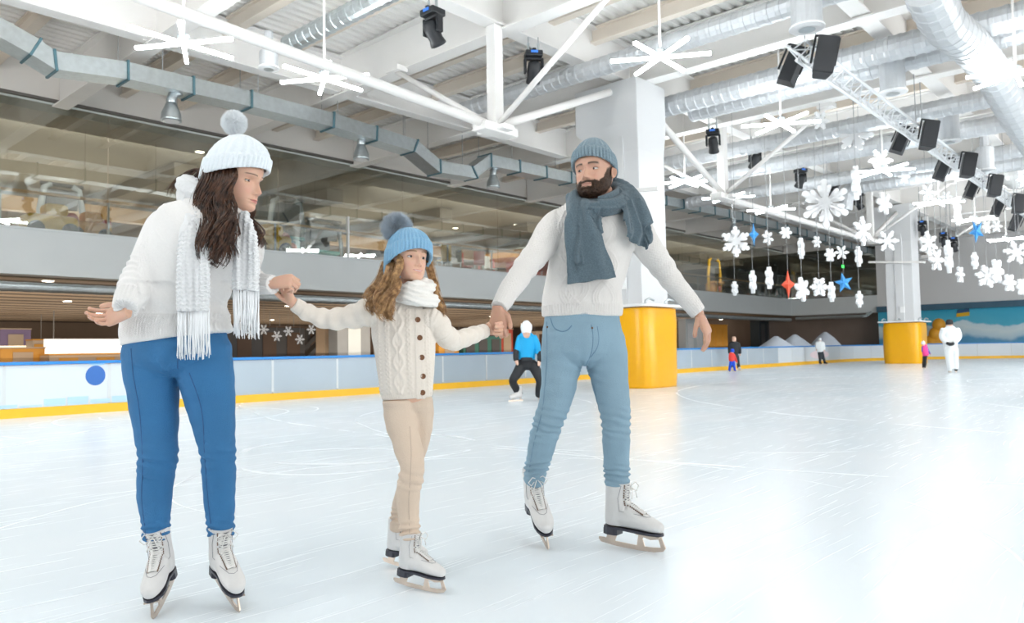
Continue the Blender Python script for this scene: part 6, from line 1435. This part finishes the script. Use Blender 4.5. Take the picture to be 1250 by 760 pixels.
B3, r3 = skater(893, 453, 26.6, 'small child in red jacket with blue hat and blue trousers before the man in black', [
    ('jacket', [[(893, 440, 0, 3.6, .7), (893, 434, 0, 3.6, .7), (893.5, 431, 0, 3.0, .7)], [(896, 433, 0, 1.5), (898.3, 438, 0, 1.3), (899.3, 442, 0, 1.2)], [(890.8, 433, 0, 1.5), (890.5, 438, 0, 1.3)]], redc),
    ('trousers', [[(892.2, 440, 0, 1.9), (891.3, 446, 0, 1.7), (890.3, 451.5, 0, 1.6)], [(895, 440, 0, 1.9), (896, 446, 0, 1.7), (897, 451, 0, 1.6)]], bluec), ('hat', [[(894, 429, 0, 2.5), (894, 426.6, 0, 2.3)]], bluec)],
    [[(893.6, 432, 0, 1.4), (893.9, 429, 0, 2.1)], [(899.3, 442, 0, 1.0), (899.6, 443.5, 0, .8)]], blades=[(890.4, 452.5, 0, .6, (0, -1), bluec), (896.8, 452.5, 0, .6, (.2, -1), bluec)])
gj = mat('grey_white_jacket', (.72, .76, .78), .7)
B4, r4 = skater(1002, 443, 34.0, 'skater in pale grey jacket and dark trousers near the far boards', [
    ('jacket', [[(1001, 429, 0, 4.2, .6), (1001, 422, 0, 4.6, .6), (1001, 417, 0, 4.0, .6)], [(997, 418, 0, 1.8), (996.6, 425, 0, 1.6)], [(1005, 418, 0, 1.8), (1006, 426, 0, 1.6)]], gj),
    ('trousers', [[(1000.3, 429, 0, 2.4), (1001, 436, 0, 1.9), (1001, 441.5, 0, 1.5)], [(1003, 429, 0, 2.3), (1005, 436, 0, 1.8), (1006.6, 441, 0, 1.5)]], mat('charcoal_cloth', (.03, .04, .05), .8)), ('hat', [[(1000.7, 415, 0, 2.1), (1000.7, 412.8, 0, 1.8)]], gj)],
    [[(1000.8, 418, 0, 1.4), (1000.7, 415, 0, 1.9)], [(996.6, 426, 0, 1.1), (996.7, 428, 0, .8)], [(1006, 426, 0, 1.1), (1006.2, 428, 0, .8)]], blades=[(1001, 443, 0, .9, (0, -1), blk), (1006.8, 443, 0, .9, (.4, -1), blk)])
B5, r5 = skater(1129, 448, 26.5, 'child in pink jacket and white hat skating beside the far yellow pad', [
    ('jacket', [[(1130, 433, 0, 3.8, .8), (1129, 426, 0, 3.6, .8), (1128.5, 421, 0, 2.8, .8)]], mat('pink_coat', (.85, .05, .28), .6)), ('sleeves', [[(1131, 423, 0, 1.5), (1133, 428, -.02, 1.3), (1135.5, 431.5, -.02, 1.2)], [(1126, 423, 0, 1.4), (1126, 429, 0, 1.2)]], mat('violet_cloth', (.12, .09, .45), .6)),
    ('trousers', [[(1130, 433, 0, 2.2), (1129.5, 440, 0, 1.7), (1129.5, 445, 0, 1.5)], [(1128.5, 434, .1, 2), (1127.5, 440, .1, 1.6), (1127, 444, .1, 1.4)]], blk), ('hat', [[(1127, 419.5, 0, 2.5), (1126.8, 417, 0, 2.2)]], whp)],
    [[(1128, 423, 0, 1.3), (1127.3, 419.5, -.02, 2.1)], [(1135.5, 431.5, -.02, 1.2), (1136.2, 433, -.02, .9)]], blades=[(1129.2, 448, 0, .7, (-.5, -.8), blk), (1127, 447, .15, .7, (-.5, -.8), blk)])
wsu = mat('white_ski_suit', (.78, .81, .82), .6, noise_scale=8, noise_amt=.04)
B6, r6 = skater(1162, 453, 22.6, 'person in white jacket and trousers seen from behind, hands clasped at the back', [
    ('jacket', [[(1160, 423, 0, 8.4, .65), (1160, 414, 0, 8.8, .65), (1160, 404, 0, 8.6, .6), (1160, 399, 0, 5.5, .7)], [(1152, 402, 0, 3.8), (1150, 411, .02, 3.4), (1155, 418, -.14, 2.8)], [(1168, 402, 0, 3.8), (1170.5, 411, .02, 3.4), (1165, 418, -.14, 2.8)]], wsu),
    ('trousers', [[(1160, 422, 0, 8.0, .7), (1160, 426, 0, 8.0, .7)], [(1157, 426, 0, 4.6), (1158.5, 438, 0, 3.8), (1160, 449, 0, 3.4)], [(1165, 426, 0, 4.6), (1166, 438, 0, 3.8), (1166.5, 449, 0, 3.4)]], wsu), ('hat', [[(1159, 395, 0, 4.2), (1159, 391.5, 0, 3.8)]], blk), ('gloves', [[(1156, 418.5, -.2, 2.0), (1160, 420, -.22, 2.2), (1164, 419, -.2, 2.0)]], blk)],
    [[(1160, 400, 0, 2.6), (1159, 395, 0, 3.7)], [(1157, 419, -.18, 1.2), (1163, 419, -.18, 1.2)]], blades=[(1160, 453, 0, .95, (.2, 1), wsu), (1167, 453, 0, .95, (.6, .8), blk)])
